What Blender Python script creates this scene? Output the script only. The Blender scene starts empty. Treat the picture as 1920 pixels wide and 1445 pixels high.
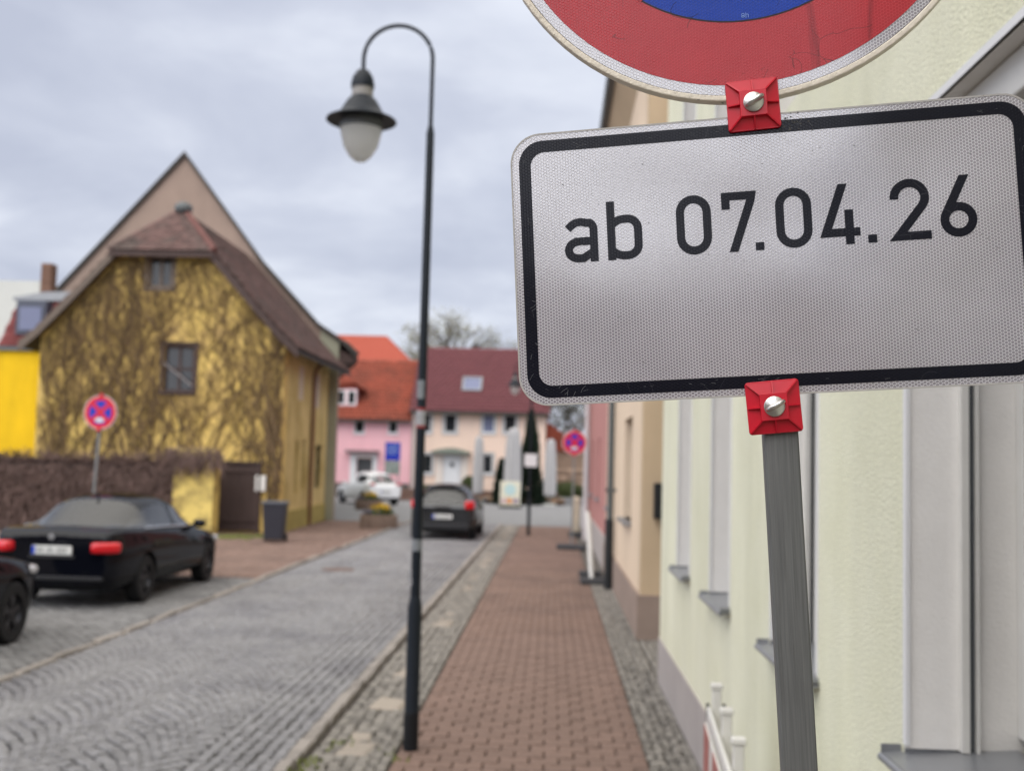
import bpy, bmesh, math, random
import numpy as np
from mathutils import Vector, Matrix
random.seed(7); rng = np.random.default_rng(7)
S = bpy.context.scene
COL = S.collection
PI = math.pi
R = math.radians

# ------------------------------------------------------------------ camera
cam_d = bpy.data.cameras.new('camera'); cam = bpy.data.objects.new('camera', cam_d); COL.objects.link(cam)
cam_d.sensor_width = 36.0; cam_d.lens = 38.44
cam_d.clip_start = 0.05; cam_d.clip_end = 2000
cam.matrix_world = Matrix.Translation((0, 0, 2.0)) @ Matrix.Rotation(R(2.24), 4, 'Z') @ Matrix.Rotation(R(94.18), 4, 'X') @ Matrix.Rotation(R(1.52), 4, 'Z')
cam_d.dof.use_dof = True; cam_d.dof.focus_distance = 1.27; cam_d.dof.aperture_fstop = 5.3
S.camera = cam

# ------------------------------------------------------------------ sky, sun, exposure
W = bpy.data.worlds.new("World"); S.world = W; W.use_nodes = True
def build_world():
    nt = W.node_tree; nt.nodes.clear(); N = nt.nodes.new; L = nt.links.new
    out = N('ShaderNodeOutputWorld')
    sky = N('ShaderNodeTexSky'); sky.sky_type = 'NISHITA'; sky.sun_disc = False
    sky.sun_elevation = R(30); sky.sun_rotation = R(207); sky.dust_density = 2
    b1 = N('ShaderNodeBackground'); b1.inputs[1].default_value = 0.10; L(sky.outputs[0], b1.inputs[0])
    tc = N('ShaderNodeTexCoord'); sp = N('ShaderNodeSeparateXYZ'); L(tc.outputs['Generated'], sp.inputs[0])
    add = N('ShaderNodeMath'); add.operation = 'ADD'; add.inputs[1].default_value = 0.22; L(sp.outputs[2], add.inputs[0])
    mx0 = N('ShaderNodeMath'); mx0.operation = 'MAXIMUM'; mx0.inputs[1].default_value = 0.1; L(add.outputs[0], mx0.inputs[0])
    dv = N('ShaderNodeVectorMath'); dv.operation = 'DIVIDE'
    cb = N('ShaderNodeCombineXYZ')
    for i in range(3): L(mx0.outputs[0], cb.inputs[i])
    L(tc.outputs['Generated'], dv.inputs[0]); L(cb.outputs[0], dv.inputs[1])
    n1 = N('ShaderNodeTexNoise'); n1.inputs['Scale'].default_value = 2.3; n1.inputs['Detail'].default_value = 6; n1.inputs['Roughness'].default_value = .52; n1.inputs['Distortion'].default_value = .25
    L(dv.outputs[0], n1.inputs['Vector'])
    rp = N('ShaderNodeValToRGB'); e = rp.color_ramp.elements
    e[0].position = .33; e[0].color = (.480, .515, .625, 1)
    e[1].position = .66; e[1].color = (.710, .745, .835, 1)
    m_ = rp.color_ramp.elements.new(.5); m_.color = (.565, .600, .705, 1)
    L(n1.outputs[0], rp.inputs[0])
    # overcast brightness rises smoothly towards the zenith
    pw = N('ShaderNodeMapRange'); pw.interpolation_type = 'SMOOTHSTEP'
    pw.inputs['From Min'].default_value = .34; pw.inputs['From Max'].default_value = 1.0
    pw.inputs['To Min'].default_value = 1.0; pw.inputs['To Max'].default_value = 2.5
    L(sp.outputs[2], pw.inputs['Value'])
    tw_ = N('ShaderNodeMapRange'); tw_.interpolation_type = 'SMOOTHSTEP'; tw_.inputs['From Min'].default_value = .36; tw_.inputs['From Max'].default_value = .8; L(sp.outputs[2], tw_.inputs['Value'])
    cm = N('ShaderNodeMix'); cm.data_type = 'RGBA'; L(tw_.outputs[0], cm.inputs[0]); L(rp.outputs[0], cm.inputs[6]); cm.inputs[7].default_value = (.70, .675, .64, 1)
    b2 = N('ShaderNodeBackground'); L(cm.outputs[2], b2.inputs[0]); 
    # the cloud cover glows broadly where the hidden sun stands, behind the photographer
    dt = N('ShaderNodeVectorMath'); dt.operation = 'DOT_PRODUCT'; L(tc.outputs['Generated'], dt.inputs[0]); dt.inputs[1].default_value = (-.40, -.79, .47)
    gl = N('ShaderNodeMapRange'); gl.interpolation_type = 'SMOOTHSTEP'; gl.inputs['From Min'].default_value = .0; gl.inputs['From Max'].default_value = .95; gl.inputs['To Max'].default_value = 2.15; L(dt.outputs['Value'], gl.inputs['Value'])
    sm = N('ShaderNodeMath'); sm.operation = 'ADD'; L(pw.outputs[0], sm.inputs[0]); L(gl.outputs[0], sm.inputs[1]); L(sm.outputs[0], b2.inputs[1])
    mix = N('ShaderNodeMixShader'); mix.inputs[0].default_value = .93
    L(b1.outputs[0], mix.inputs[1]); L(b2.outputs[0], mix.inputs[2]); L(mix.outputs[0], out.inputs[0])
build_world()
sun_d = bpy.data.lights.new('sun', 'SUN'); sun_d.energy = 0.9; sun_d.angle = R(60); sun_d.color = (1, .97, .92)
sun = bpy.data.objects.new('sun', sun_d); COL.objects.link(sun); sun.rotation_euler = (R(60), 0, R(-27)); sun.location = (-5, -8, 20)
vs = S.view_settings; vs.view_transform = 'Standard'; vs.look = 'None'; vs.exposure = 0.22; vs.gamma = 1; vs.use_curve_mapping = False
S.render.engine = 'CYCLES'

# ------------------------------------------------------------------ helpers
def lin(r, g, b, k=1.0):
    def f(c):
        c /= 255.0
        return (c / 12.92 if c <= .04045 else ((c + .055) / 1.055) ** 2.4) * k
    return (f(r), f(g), f(b))

MATS = {}
def streaks(m, amt=.06, sc=(5, 5, .35)):
    nt = m.node_tree; N = nt.nodes.new; L = nt.links.new; p = nt.nodes['Principled BSDF']; src = p.inputs['Base Color'].links[0].from_socket
    tc = N('ShaderNodeTexCoord'); mp = N('ShaderNodeMapping'); mp.inputs['Scale'].default_value = sc; L(tc.outputs['Object'], mp.inputs[0])
    n = N('ShaderNodeTexNoise'); n.inputs['Scale'].default_value = 1; n.inputs['Detail'].default_value = 7; n.inputs['Roughness'].default_value = .6; L(mp.outputs[0], n.inputs['Vector'])
    mr = N('ShaderNodeMapRange'); mr.inputs['From Min'].default_value = .32; mr.inputs['From Max'].default_value = .62; mr.inputs['To Min'].default_value = 1+amt*.3; mr.inputs['To Max'].default_value = 1-amt; L(n.outputs[0], mr.inputs[0])
    v = N('ShaderNodeVectorMath'); v.operation = 'SCALE'; L(src, v.inputs[0]); L(mr.outputs[0], v.inputs['Scale']); L(v.outputs[0], p.inputs['Base Color'])
def mat(name, col, rough=.8, var=.12, vs_=6.0, bump=0.0, bs=80.0, metal=0.0, coat=0.0, spec=.3, island=0.0, col2=None, c2s=3.0, c2t=(.45, .65), stretch=None, dist=.004):
    if name in MATS: return MATS[name]
    m = bpy.data.materials.new(name); m.use_nodes = True; nt = m.node_tree; N = nt.nodes.new; L = nt.links.new
    p = nt.nodes['Principled BSDF']
    p.inputs['Roughness'].default_value = rough; p.inputs['Metallic'].default_value = metal
    p.inputs['Coat Weight'].default_value = coat; p.inputs['Specular IOR Level'].default_value = spec
    tc = N('ShaderNodeTexCoord'); vec = tc.outputs['Object']
    if stretch:
        mp = N('ShaderNodeMapping'); mp.inputs['Scale'].default_value = stretch; L(vec, mp.inputs[0]); vec = mp.outputs[0]
    base = N('ShaderNodeRGB'); base.outputs[0].default_value = (*col, 1); cur = base.outputs[0]
    if col2:
        n2 = N('ShaderNodeTexNoise'); n2.inputs['Scale'].default_value = c2s; n2.inputs['Detail'].default_value = 6; n2.inputs['Roughness'].default_value = .65; L(vec, n2.inputs['Vector'])
        mr = N('ShaderNodeMapRange'); mr.inputs['From Min'].default_value = c2t[0]; mr.inputs['From Max'].default_value = c2t[1]; L(n2.outputs[0], mr.inputs[0])
        mx = N('ShaderNodeMix'); mx.data_type = 'RGBA'; L(mr.outputs[0], mx.inputs[0]); L(cur, mx.inputs[6]); mx.inputs[7].default_value = (*col2, 1); cur = mx.outputs[2]
    if var > 0:
        n = N('ShaderNodeTexNoise'); n.inputs['Scale'].default_value = vs_; n.inputs['Detail'].default_value = 8; n.inputs['Roughness'].default_value = .6; L(vec, n.inputs['Vector'])
        mr = N('ShaderNodeMapRange'); mr.inputs['From Min'].default_value = .3; mr.inputs['From Max'].default_value = .7; mr.inputs['To Min'].default_value = 1 - var; mr.inputs['To Max'].default_value = 1 + var; L(n.outputs[0], mr.inputs[0])
        sc = N('ShaderNodeVectorMath'); sc.operation = 'SCALE'; L(cur, sc.inputs[0]); L(mr.outputs[0], sc.inputs['Scale']); cur = sc.outputs[0]
    if island > 0:
        g = N('ShaderNodeNewGeometry'); oi = N('ShaderNodeObjectInfo'); a = N('ShaderNodeMath'); a.operation = 'ADD'; L(g.outputs['Random Per Island'], a.inputs[0]); L(oi.outputs['Random'], a.inputs[1])
        fr = N('ShaderNodeMath'); fr.operation = 'FRACT'; L(a.outputs[0], fr.inputs[0])
        mr = N('ShaderNodeMapRange'); mr.inputs['To Min'].default_value = 1 - island; mr.inputs['To Max'].default_value = 1 + island; L(fr.outputs[0], mr.inputs[0])
        sc = N('ShaderNodeVectorMath'); sc.operation = 'SCALE'; L(cur, sc.inputs[0]); L(mr.outputs[0], sc.inputs['Scale']); cur = sc.outputs[0]
    L(cur, p.inputs['Base Color'])
    if bump > 0:
        nb = N('ShaderNodeTexNoise'); nb.inputs['Scale'].default_value = bs; nb.inputs['Detail'].default_value = 4; L(vec, nb.inputs['Vector'])
        b = N('ShaderNodeBump'); b.inputs['Strength'].default_value = bump; b.inputs['Distance'].default_value = dist; L(nb.outputs[0], b.inputs['Height']); L(b.outputs[0], p.inputs['Normal'])
    MATS[name] = m; return m

OFF = {}
def prop(o, label=None, cat=None, group=None, kind=None):
    if label: o['label'] = label
    if cat: o['category'] = cat
    if group: o['group'] = group
    if kind: o['kind'] = kind
    return o
def thing(name, label, cat, loc=(0, 0, 0), rz=0.0, group=None, absolute=False):
    o = bpy.data.objects.new(name, None); COL.objects.link(o); o.location = loc; o.rotation_euler = (0, 0, rz); o.empty_display_size = .2
    if absolute: OFF[o.name] = Vector(loc)
    return prop(o, label, cat, group)

class MB:
    def __init__(s): s.v = []; s.f = []; s.m = []
    def add(s, vs, fs, m=0):
        b = len(s.v); s.v += [tuple(v) for v in vs]; s.f += [tuple(b + i for i in f) for f in fs]; s.m += [m] * len(fs)
    def box(s, x0, x1, y0, y1, z0, z1, m=0):
        s.add([(x0,y0,z0),(x1,y0,z0),(x1,y1,z0),(x0,y1,z0),(x0,y0,z1),(x1,y0,z1),(x1,y1,z1),(x0,y1,z1)],
              [(0,3,2,1),(4,5,6,7),(0,1,5,4),(1,2,6,5),(2,3,7,6),(3,0,4,7)], m)
    def obox(s, c, U, V, Wd, hu, hv, hw, m=0):
        c, U, V, Wd = map(Vector, (c, U, V, Wd))
        P = [c + U*a*hu + V*b*hv + Wd*d*hw for d in (-1, 1) for a, b in ((-1,-1),(1,-1),(1,1),(-1,1))]
        s.add(P, [(0,3,2,1),(4,5,6,7),(0,1,5,4),(1,2,6,5),(2,3,7,6),(3,0,4,7)], m)
    def prism(s, poly, ext, m=0):
        n = len(poly); P = [Vector(p) for p in poly]; e = Vector(ext)
        s.add(P + [p + e for p in P], [tuple(range(n))[::-1], tuple(range(n, 2*n))] + [(i, (i+1) % n, n + (i+1) % n, n + i) for i in range(n)], m)
    def lathe(s, prof, n=20, c=(0, 0, 0), m=0, axis='z'):
        vs = []
        for r, h in prof:
            for k in range(n):
                a = 2*PI*k/n; x, y = r*math.cos(a), r*math.sin(a)
                p = (x, y, h) if axis == 'z' else ((x, h, y) if axis == 'y' else (h, x, y))
                vs.append((p[0]+c[0], p[1]+c[1], p[2]+c[2]))
        fs = [(i*n+k, i*n+(k+1) % n, (i+1)*n+(k+1) % n, (i+1)*n+k) for i in range(len(prof)-1) for k in range(n)]
        s.add(vs, fs, m)
    def tube(s, pts, r, n=8, m=0):
        P = [Vector(p) for p in pts]; rs = r if isinstance(r, (list, tuple)) else [r]*len(P)
        vs = []
        for i, p in enumerate(P):
            t = (P[min(i+1, len(P)-1)] - P[max(i-1, 0)]).normalized()
            up = Vector((0, 0, 1)) if abs(t.z) < .9 else Vector((0, 1, 0))
            a = t.cross(up).normalized(); b = t.cross(a)
            for k in range(n):
                q = 2*PI*k/n; vs.append(p + a*math.cos(q)*rs[i] + b*math.sin(q)*rs[i])
        fs = [(i*n+k, i*n+(k+1) % n, (i+1)*n+(k+1) % n, (i+1)*n+k) for i in range(len(P)-1) for k in range(n)]
        fs += [tuple(range(n))[::-1], tuple(range((len(P)-1)*n, len(P)*n))]
        s.add(vs, fs, m)
    def ell(s, c, rx, ry, rz, nu=16, nv=8, m=0, pw=1.0):
        vs = []; sg = lambda t: math.copysign(abs(t)**pw, t)
        for i in range(nv+1):
            th = PI*i/nv - PI/2
            for k in range(nu):
                a = 2*PI*k/nu
                vs.append((c[0]+rx*sg(math.cos(th))*sg(math.cos(a)), c[1]+ry*sg(math.cos(th))*sg(math.sin(a)), c[2]+rz*sg(math.sin(th))))
        s.add(vs, [(i*nu+k, i*nu+(k+1) % nu, (i+1)*nu+(k+1) % nu, (i+1)*nu+k) for i in range(nv) for k in range(nu)], m)
    def build(s, name, mt, parent=None, smooth=False, bevel=0.0, raw=False):
        me = bpy.data.meshes.new(name)
        off = Vector((0, 0, 0))
        if parent is not None and not raw: off = OFF.get(parent.name, off)
        me.from_pydata([(v[0]-off[0], v[1]-off[1], v[2]-off[2]) for v in s.v], [], s.f)
        for x in (mt if isinstance(mt, (list, tuple)) else [mt]): me.materials.append(x)
        if any(s.m): me.polygons.foreach_set('material_index', s.m)
        o = bpy.data.objects.new(name, me); COL.objects.link(o)
        if parent is not None:
            o.parent = parent; OFF[o.name] = off
        if smooth:
            me.polygons.foreach_set('use_smooth', [True]*len(me.polygons))
            try: me.set_sharp_from_angle(angle=R(40))
            except Exception: pass
        if bevel > 0:
            b = o.modifiers.new('bevel', 'BEVEL'); b.width = bevel; b.segments = 2; b.limit_method = 'ANGLE'; b.angle_limit = R(40)
        return o

def np_mesh(name, V, F, mt, parent=None):
    me = bpy.data.meshes.new(name)
    V = np.asarray(V, np.float32); F = np.asarray(F, np.int32); n, k = F.shape
    me.vertices.add(len(V)); me.vertices.foreach_set('co', V.ravel())
    me.loops.add(n*k); me.loops.foreach_set('vertex_index', F.ravel())
    me.polygons.add(n); me.polygons.foreach_set('loop_start', np.arange(0, n*k, k, dtype=np.int32)); me.polygons.foreach_set('loop_total', np.full(n, k, np.int32))
    me.update(calc_edges=True); me.validate()
    me.materials.append(mt)
    o = bpy.data.objects.new(name, me); COL.objects.link(o)
    if parent is not None: o.parent = parent; OFF[o.name] = Vector((0, 0, 0))
    return o

def copy_tree(o, parent=None):
    c = o.copy(); COL.objects.link(c); c.parent = parent
    for ch in o.children: copy_tree(ch, c)
    return c

def clip(poly, q):   # clip convex poly (2D) by convex ccw polygon q
    out = list(poly)
    for i in range(len(q)):
        a, b = q[i], q[(i+1) % len(q)]
        ins = lambda p: (b[0]-a[0])*(p[1]-a[1]) - (b[1]-a[1])*(p[0]-a[0]) >= -1e-9
        src, out = out, []
        for j in range(len(src)):
            p, r = src[j], src[(j+1) % len(src)]; ip, ir = ins(p), ins(r)
            if ip: out.append(p)
            if ip != ir:
                d1 = (b[0]-a[0])*(p[1]-a[1]) - (b[1]-a[1])*(p[0]-a[0]); d2 = (b[0]-a[0])*(r[1]-a[1]) - (b[1]-a[1])*(r[0]-a[0])
                t = d1/(d1-d2); out.append((p[0]+(r[0]-p[0])*t, p[1]+(r[1]-p[1])*t))
        if len(out) < 3: return []
    return out

def wall(mb, O, U, Nn, Wd, H, ops, thick=.3, shape=None, m=0):
    """wall with real openings; O origin, U along, Nn outward normal"""
    O, U, Nn = Vector(O), Vector(U).normalized(), Vector(Nn).normalized(); Z = Vector((0, 0, 1))
    us = sorted({0, Wd, *[o[0] for o in ops], *[o[1] for o in ops]}); vz = sorted({0, H, *[o[2] for o in ops], *[o[3] for o in ops]})
    for a, b in zip(us, us[1:]):
        runs = []
        for c, d in zip(vz, vz[1:]):
            hole = any(o[0]-1e-6 <= a and b <= o[1]+1e-6 and o[2]-1e-6 <= c and d <= o[3]+1e-6 for o in ops)
            if hole: continue
            if runs and abs(runs[-1][1]-c) < 1e-9: runs[-1][1] = d
            else: runs.append([c, d])
        for c, d in runs:
            poly = [(a, c), (b, c), (b, d), (a, d)]
            if shape: poly = clip(poly, shape)
            if len(poly) < 3: continue
            mb.prism([O + U*p[0] + Z*p[1] for p in poly], -Nn*thick, m)

def window(parent, O, U, Nn, op, mt_frame, mt_glass, rec=.12, fr=.05, cols=2, rows=1, sill=None, surround=None, depth=.05, name='window', curtain=None):
    O, U, Nn = Vector(O), Vector(U).normalized(), Vector(Nn).normalized(); Z = Vector((0, 0, 1))
    u0, u1, v0, v1 = op; c = O - Nn*rec
    mb = MB()
    def bar(a, b, e, f, t=depth, back=0): mb.obox(c + U*(a+b)/2 + Z*(e+f)/2 - Nn*back, U, Nn, Z, (b-a)/2, t/2, (f-e)/2)
    bar(u0, u0+fr, v0, v1); bar(u1-fr, u1, v0, v1); bar(u0+fr, u1-fr, v0, v0+fr); bar(u0+fr, u1-fr, v1-fr, v1)
    for i in range(1, cols):
        x = u0 + (u1-u0)*i/cols; bar(x-fr*.45, x+fr*.45, v0+fr, v1-fr, depth*.9)
    for j in range(1, rows):
        z = v0 + (v1-v0)*j/rows; bar(u0+fr, u1-fr, z-fr*.4, z+fr*.4, depth*.8)
    w = mb.build(name, mt_frame, parent)
    for i in range(cols):
        for j in range(rows):
            g = MB(); a = u0+fr*.8 + (u1-u0-1.6*fr)*i/cols; b = u0+fr*.8 + (u1-u0-1.6*fr)*(i+1)/cols
            e = v0+fr*.8 + (v1-v0-1.6*fr)*j/rows; f = v0+fr*.8 + (v1-v0-1.6*fr)*(j+1)/rows
            g.obox(c + U*(a+b)/2 + Z*(e+f)/2 - Nn*.012, U, Nn, Z, (b-a)/2-.002, .004, (f-e)/2-.002)
            g.build('pane', mt_glass, w)
    if curtain:
        g = MB(); g.obox(c + U*(u0+u1)/2 + Z*(v0+v1)/2 - Nn*.12, U, Nn, Z, (u1-u0)/2, .01, (v1-v0)/2); g.build('curtain', curtain, w)
    else:
        g = MB(); g.obox(c + U*(u0+u1)/2 + Z*(v0+v1)/2 - Nn*.35, U, Nn, Z, (u1-u0)/2+.1, .01, (v1-v0)/2+.1); g.build('room_interior', MATS['dark_room'], w)
    if sill:
        g = MB(); g.obox(O + U*(u0+u1)/2 + Z*(v0-.025) + Nn*(.04-rec/2), U, Nn, Z, (u1-u0)/2+.06, .05+rec/2, .025); g.build('sill', sill, w)
    if surround:
        g = MB(); t = .09
        for a, b, e, f in ((u0-t, u0, v0-t, v1+t), (u1, u1+t, v0-t, v1+t), (u0, u1, v1, v1+t), (u0, u1, v0-t, v0)):
            g.obox(O + U*(a+b)/2 + Z*(e+f)/2 + Nn*.012, U, Nn, Z, (b-a)/2, .016, (f-e)/2)
        g.build('window_surround', surround, w)
    return w

def tiles(parent, P0, U, V, Lu, Lv, tw, tl, mt, inside=None, th=.022, name='roof_tiles', jit=.006):
    """rows of real overlapping tiles on a roof plane"""
    P0, U, V = np.array(P0, float), np.array(U, float), np.array(V, float); U /= np.linalg.norm(U); V /= np.linalg.norm(V)
    Nn = np.cross(U, V); Nn *= np.sign(Nn[2]) or 1
    Vs = []; Fs = []; nu, nv = int(Lu/tw), int(Lv/tl)
    q = np.array([(0,3,2,1),(4,5,6,7),(0,1,5,4),(1,2,6,5),(2,3,7,6),(3,0,4,7)])
    k = 0
    off = np.array(OFF.get(parent.name, Vector((0, 0, 0)))) if parent is not None else np.zeros(3)
    for j in range(nv):
        for i in range(nu):
            u = (i + .5 + (.5 if j % 2 else 0))*tw; v = (j+.5)*tl
            if u > Lu - tw*.3: continue
            if inside and not inside(u, v): continue
            c = P0 + U*u + V*v + Nn*(.03 + rng.normal()*jit*.4)
            hu, hv = tw*.47, tl*.56
            P = []
            for d in (0, 1):
                for a, b in ((-1,-1),(1,-1),(1,1),(-1,1)):
                    lift = (th if b < 0 else 0.0)
                    P.append(c + U*(a*hu + rng.normal()*jit*.3) + V*b*hv + Nn*(lift + d*th) - off)
            Vs += P; Fs += (q + k).tolist(); k += 8
    o = np_mesh(name, Vs, Fs, mt, parent); o['kind'] = 'stuff'; OFF[o.name] = Vector(off)
    return o

# ------------------------------------------------------------------ materials
K = .80
M = {}
M['asphalt'] = mat('asphalt', lin(140,140,141,K), .95, .10, 1.5, .4, 60, spec=.05)
M['soil'] = mat('joint_soil', lin(104,98,92,K), .95, .25, 20, .5, 60)
M['cobble'] = mat('cobble_granite', lin(142,141,142,K), .8, .14, 30, .5, 60, island=.12, spec=.12, col2=lin(125,124,127,K), c2s=.9)
M['cobble_dark'] = mat('bay_granite', lin(132,131,130,K), .8, .14, 30, .5, 60, island=.22, col2=lin(112,111,111,K), c2s=1.1)
M['kerb'] = mat('kerb_granite', lin(150,143,136,K), .8, .12, 20, .5, 60, island=.16)
M['slab'] = mat('pinkish_granite', lin(160,150,138,K), .8, .15, 18, .5, 60, island=.22)
M['mosaic'] = mat('mosaic_granite', lin(136,131,124,K), .8, .15, 30, .5, 80, island=.3)
M['paver'] = mat('red_concrete_paver', lin(134,111,100,K), .85, .13, 14, .5, 220, island=.08, col2=lin(119,99,90,K), c2s=.8)
M['plaster_green'] = mat('pale_green_roughcast', lin(237,236,211,K*1.12), .9, .20, 95, 1.0, 110, col2=lin(230,229,200,K*1.12), c2s=1.6, c2t=(.4,.7), dist=.006)
streaks(M['plaster_green'], .09, (2.2, 2.2, .30))
M['reveal_white'] = mat('white_reveal_plaster', lin(248,245,240,K*1.02), .85, .03, 12, .5, 120)
M['plinth_grey'] = mat('grey_mauve_plinth', lin(186,178,174,K), .8, .06, 3, .4, 60)
M['white_paint'] = mat('white_paint', lin(240,240,240,K), .5, .02, 5)
M['pvc'] = mat('white_plastic', lin(232,230,224,K), .4, .04, 9, spec=.5)
M['sill_grey'] = mat('grey_sheet_metal', lin(150,152,156,K), .35, .08, 5, .1, 20, metal=.35, spec=.5)
M['rail_dark'] = mat('dark_guide_groove', lin(88,92,96,K), .6, .05)
M['peach_wall'] = mat('peach_plaster', lin(240,217,190,K), .9, .04, 2, .5, 90)
M['tan_wall'] = mat('tan_side_plaster', lin(214,190,158,K), .9, .06, 1.5, .5, 90)
M['brown_plinth'] = mat('brown_stone_plinth', lin(165,146,134,K), .85, .12, 3, .5, 40)
M['red_wall'] = mat('dusky_red_plaster', lin(196,140,134,K), .9, .05, 2, .4, 60)
M['pink_wall'] = mat('pink_plaster', lin(252,196,202,K), .9, .03, 1, .3, 50)
M['apricot_wall'] = mat('apricot_plaster', lin(248,220,200,K), .9, .03, 1, .3, 50)
M['yellow_bright'] = mat('bright_yellow_plaster', lin(246,200,22,K*.92), .85, .06, 1.2, .4, 30)
M['yellow_old'] = mat('weathered_ochre_plaster', lin(238,205,118,K), .92, .16, 5, .8, 9, col2=lin(180,150,100,K), c2s=1.6, c2t=(.42,.70), dist=.015)
M['yellow_flank'] = mat('faded_ochre_plaster', lin(226,200,136,K), .92, .09, 2, .5, 20, col2=lin(190,166,100,K), c2s=1.0)
M['taupe'] = mat('taupe_render', lin(158,138,124,K), .92, .06, 1.3, .4, 30)
M['greygreen'] = mat('grey_green_render', lin(166,166,144,K), .92, .07, 1.5, .4, 30)
M['concrete_pale'] = mat('pale_concrete', lin(205,205,198,K), .9, .05, 1)
M['tile_brown'] = mat('old_brown_tiles', lin(122,96,90,K), .85, .15, 8, .4, 40, island=.22, col2=lin(98,86,80,K), c2s=1.5)
M['tile_red'] = mat('red_roof_tiles', lin(160,80,60,K*.92), .8, .10, 6, .3, 40, island=.15, col2=lin(128,68,52,K), c2s=.6)
M['tile_orange'] = mat('orange_roof_tiles', lin(178,84,64,K*.8), .8, .06, 3, island=.08)
M['tile_wine'] = mat('wine_red_roof_tiles', lin(122,68,72,K*.82), .8, .06, 3, island=.07, spec=.4)
M['tile_mansard'] = mat('dark_red_mansard_tiles', lin(130,70,68,K), .8, .08, 4, island=.15)
M['roof_dark'] = mat('dark_roof_edge', lin(74,70,66,K), .8, .1, 4)
M['zinc'] = mat('grey_zinc_sheet', lin(150,152,154,K), .5, .06, 4, metal=.2)
M['wood_dark'] = mat('dark_brown_boards', lin(76,62,58,K), .8, .2, 3, .4, 30, stretch=(6,6,.6), island=.15)
M['wood_old'] = mat('weathered_wood', lin(112,100,90,K), .85, .15, 8)
M['brick'] = mat('chimney_brick', lin(128,98,82,K), .9, .12, 8, .5, 30, island=.2)
M['fence_metal'] = mat('gutter_metal', lin(96,100,100,K), .5, .06, 4, metal=.3)
M['pipe_pale'] = mat('pale_downpipe', lin(204,196,196,K), .5, .04)
M['pipe_rust'] = mat('rusty_downpipe', lin(120,84,62,K), .8, .2, 5)
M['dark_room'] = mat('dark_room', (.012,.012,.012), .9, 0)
M['curtain'] = mat('white_net_curtain', lin(200,200,205,K), .9, .08, 20)
M['glass'] = mat('window_glass', (.02,.022,.025), .06, 0, spec=.3)
M['glass_blue'] = mat('skylight_glass', lin(130,136,164,K*.8), .35, .03, 3, spec=.2)
M['lamp_paint'] = mat('blue_black_lamp_paint', lin(27,33,41,K), .45, .06, 8, spec=.2)
M['lamp_black'] = mat('black_base_paint', lin(22,24,28,K), .5, .06, 8)
M['lamp_globe'] = mat('frosted_lamp_globe', (.85,.85,.84), .3, .02, 3, coat=.3)
def translucent(m, fac, col):
    nt = m.node_tree; p = nt.nodes['Principled BSDF']; out = [n for n in nt.nodes if n.type == 'OUTPUT_MATERIAL'][0]
    t = nt.nodes.new('ShaderNodeBsdfTranslucent'); t.inputs[0].default_value = (*col, 1); mx = nt.nodes.new('ShaderNodeMixShader'); mx.inputs[0].default_value = fac
    nt.links.new(p.outputs[0], mx.inputs[1]); nt.links.new(t.outputs[0], mx.inputs[2]); nt.links.new(mx.outputs[0], out.inputs[0])
translucent(M['lamp_globe'], .8, (.9,.9,.89))
M['sticker_w'] = mat('white_sticker', lin(165,165,168,K), .6, .25, 60)
M['sticker_g'] = mat('grey_sticker', lin(128,132,136,K), .6, .2, 50)
M['sticker_r'] = mat('red_sticker', lin(150,60,60,K), .6, .1, 60)
M['car_black'] = mat('black_car_paint', (.003,.0035,.006), .16, 0, coat=.5, spec=.0)
M['car_grey'] = mat('dark_grey_car_paint', (.014,.015,.017), .12, 0, coat=.7, spec=.0)
M['car_grey'].node_tree.nodes['Principled BSDF'].inputs['Coat IOR'].default_value = 1.8
M['car_white'] = mat('white_car_paint', (.80,.80,.80), .3, 0, coat=1.0)
M['car_glass'] = mat('car_glass', (.010,.011,.013), .05, 0, spec=.9)
def seethrough(m, tint, fac):
    nt = m.node_tree; p = nt.nodes['Principled BSDF']; out = [n for n in nt.nodes if n.type == 'OUTPUT_MATERIAL'][0]
    t = nt.nodes.new('ShaderNodeBsdfTransparent'); t.inputs[0].default_value = (*tint, 1); g = nt.nodes.new('ShaderNodeBsdfGlossy'); g.inputs['Roughness'].default_value = .03
    fr = nt.nodes.new('ShaderNodeFresnel'); fr.inputs[0].default_value = 1.95; mx = nt.nodes.new('ShaderNodeMixShader')
    nt.links.new(fr.outputs[0], mx.inputs[0]); nt.links.new(t.outputs[0], mx.inputs[1]); nt.links.new(g.outputs[0], mx.inputs[2]); nt.links.new(mx.outputs[0], out.inputs[0])
seethrough(M['car_glass'], (.42, .45, .46), 0)
M['seat_cloth'] = mat('dark_seat_cloth', (.03,.03,.032), .9, .1, 9)
M['rubber'] = mat('tyre_rubber', (.012,.012,.013), .8, .1, 20)
M['rim'] = mat('dark_alloy_rim', (.07,.07,.075), .35, 0, metal=.8)
M['rim_light'] = mat('silver_alloy_rim', (.4,.4,.42), .35, 0, metal=.8)
M['black_plastic'] = mat('black_plastic', (.018,.018,.02), .5, .1, 9)
M['tail_red'] = mat('tail_light_red', lin(200,10,24,.9), .12, .06, 14, coat=.8)
M['head_glass'] = mat('headlight_glass', (.45,.46,.48), .1, .2, 30, coat=1.0)
M['chrome'] = mat('chrome_trim', (.55,.56,.58), .2, 0, metal=.9)
M['plate_white'] = mat('number_plate_white', lin(225,225,220,K), .5, .05, 20)
M['plate_blue'] = mat('number_plate_blue', lin(30,70,190,K), .5, 0)
M['ink'] = mat('plate_characters', (.03,.03,.03), .6, 0)
M['bin_dark'] = mat('anthracite_bin_plastic', lin(52,52,60,K), .55, .08, 6)
M['mailbox'] = mat('white_mailbox_enamel', lin(240,238,232,K), .4, .03, 9)
M['iron_black'] = mat('black_iron', lin(34,36,38,K), .5, .1, 9)
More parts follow.
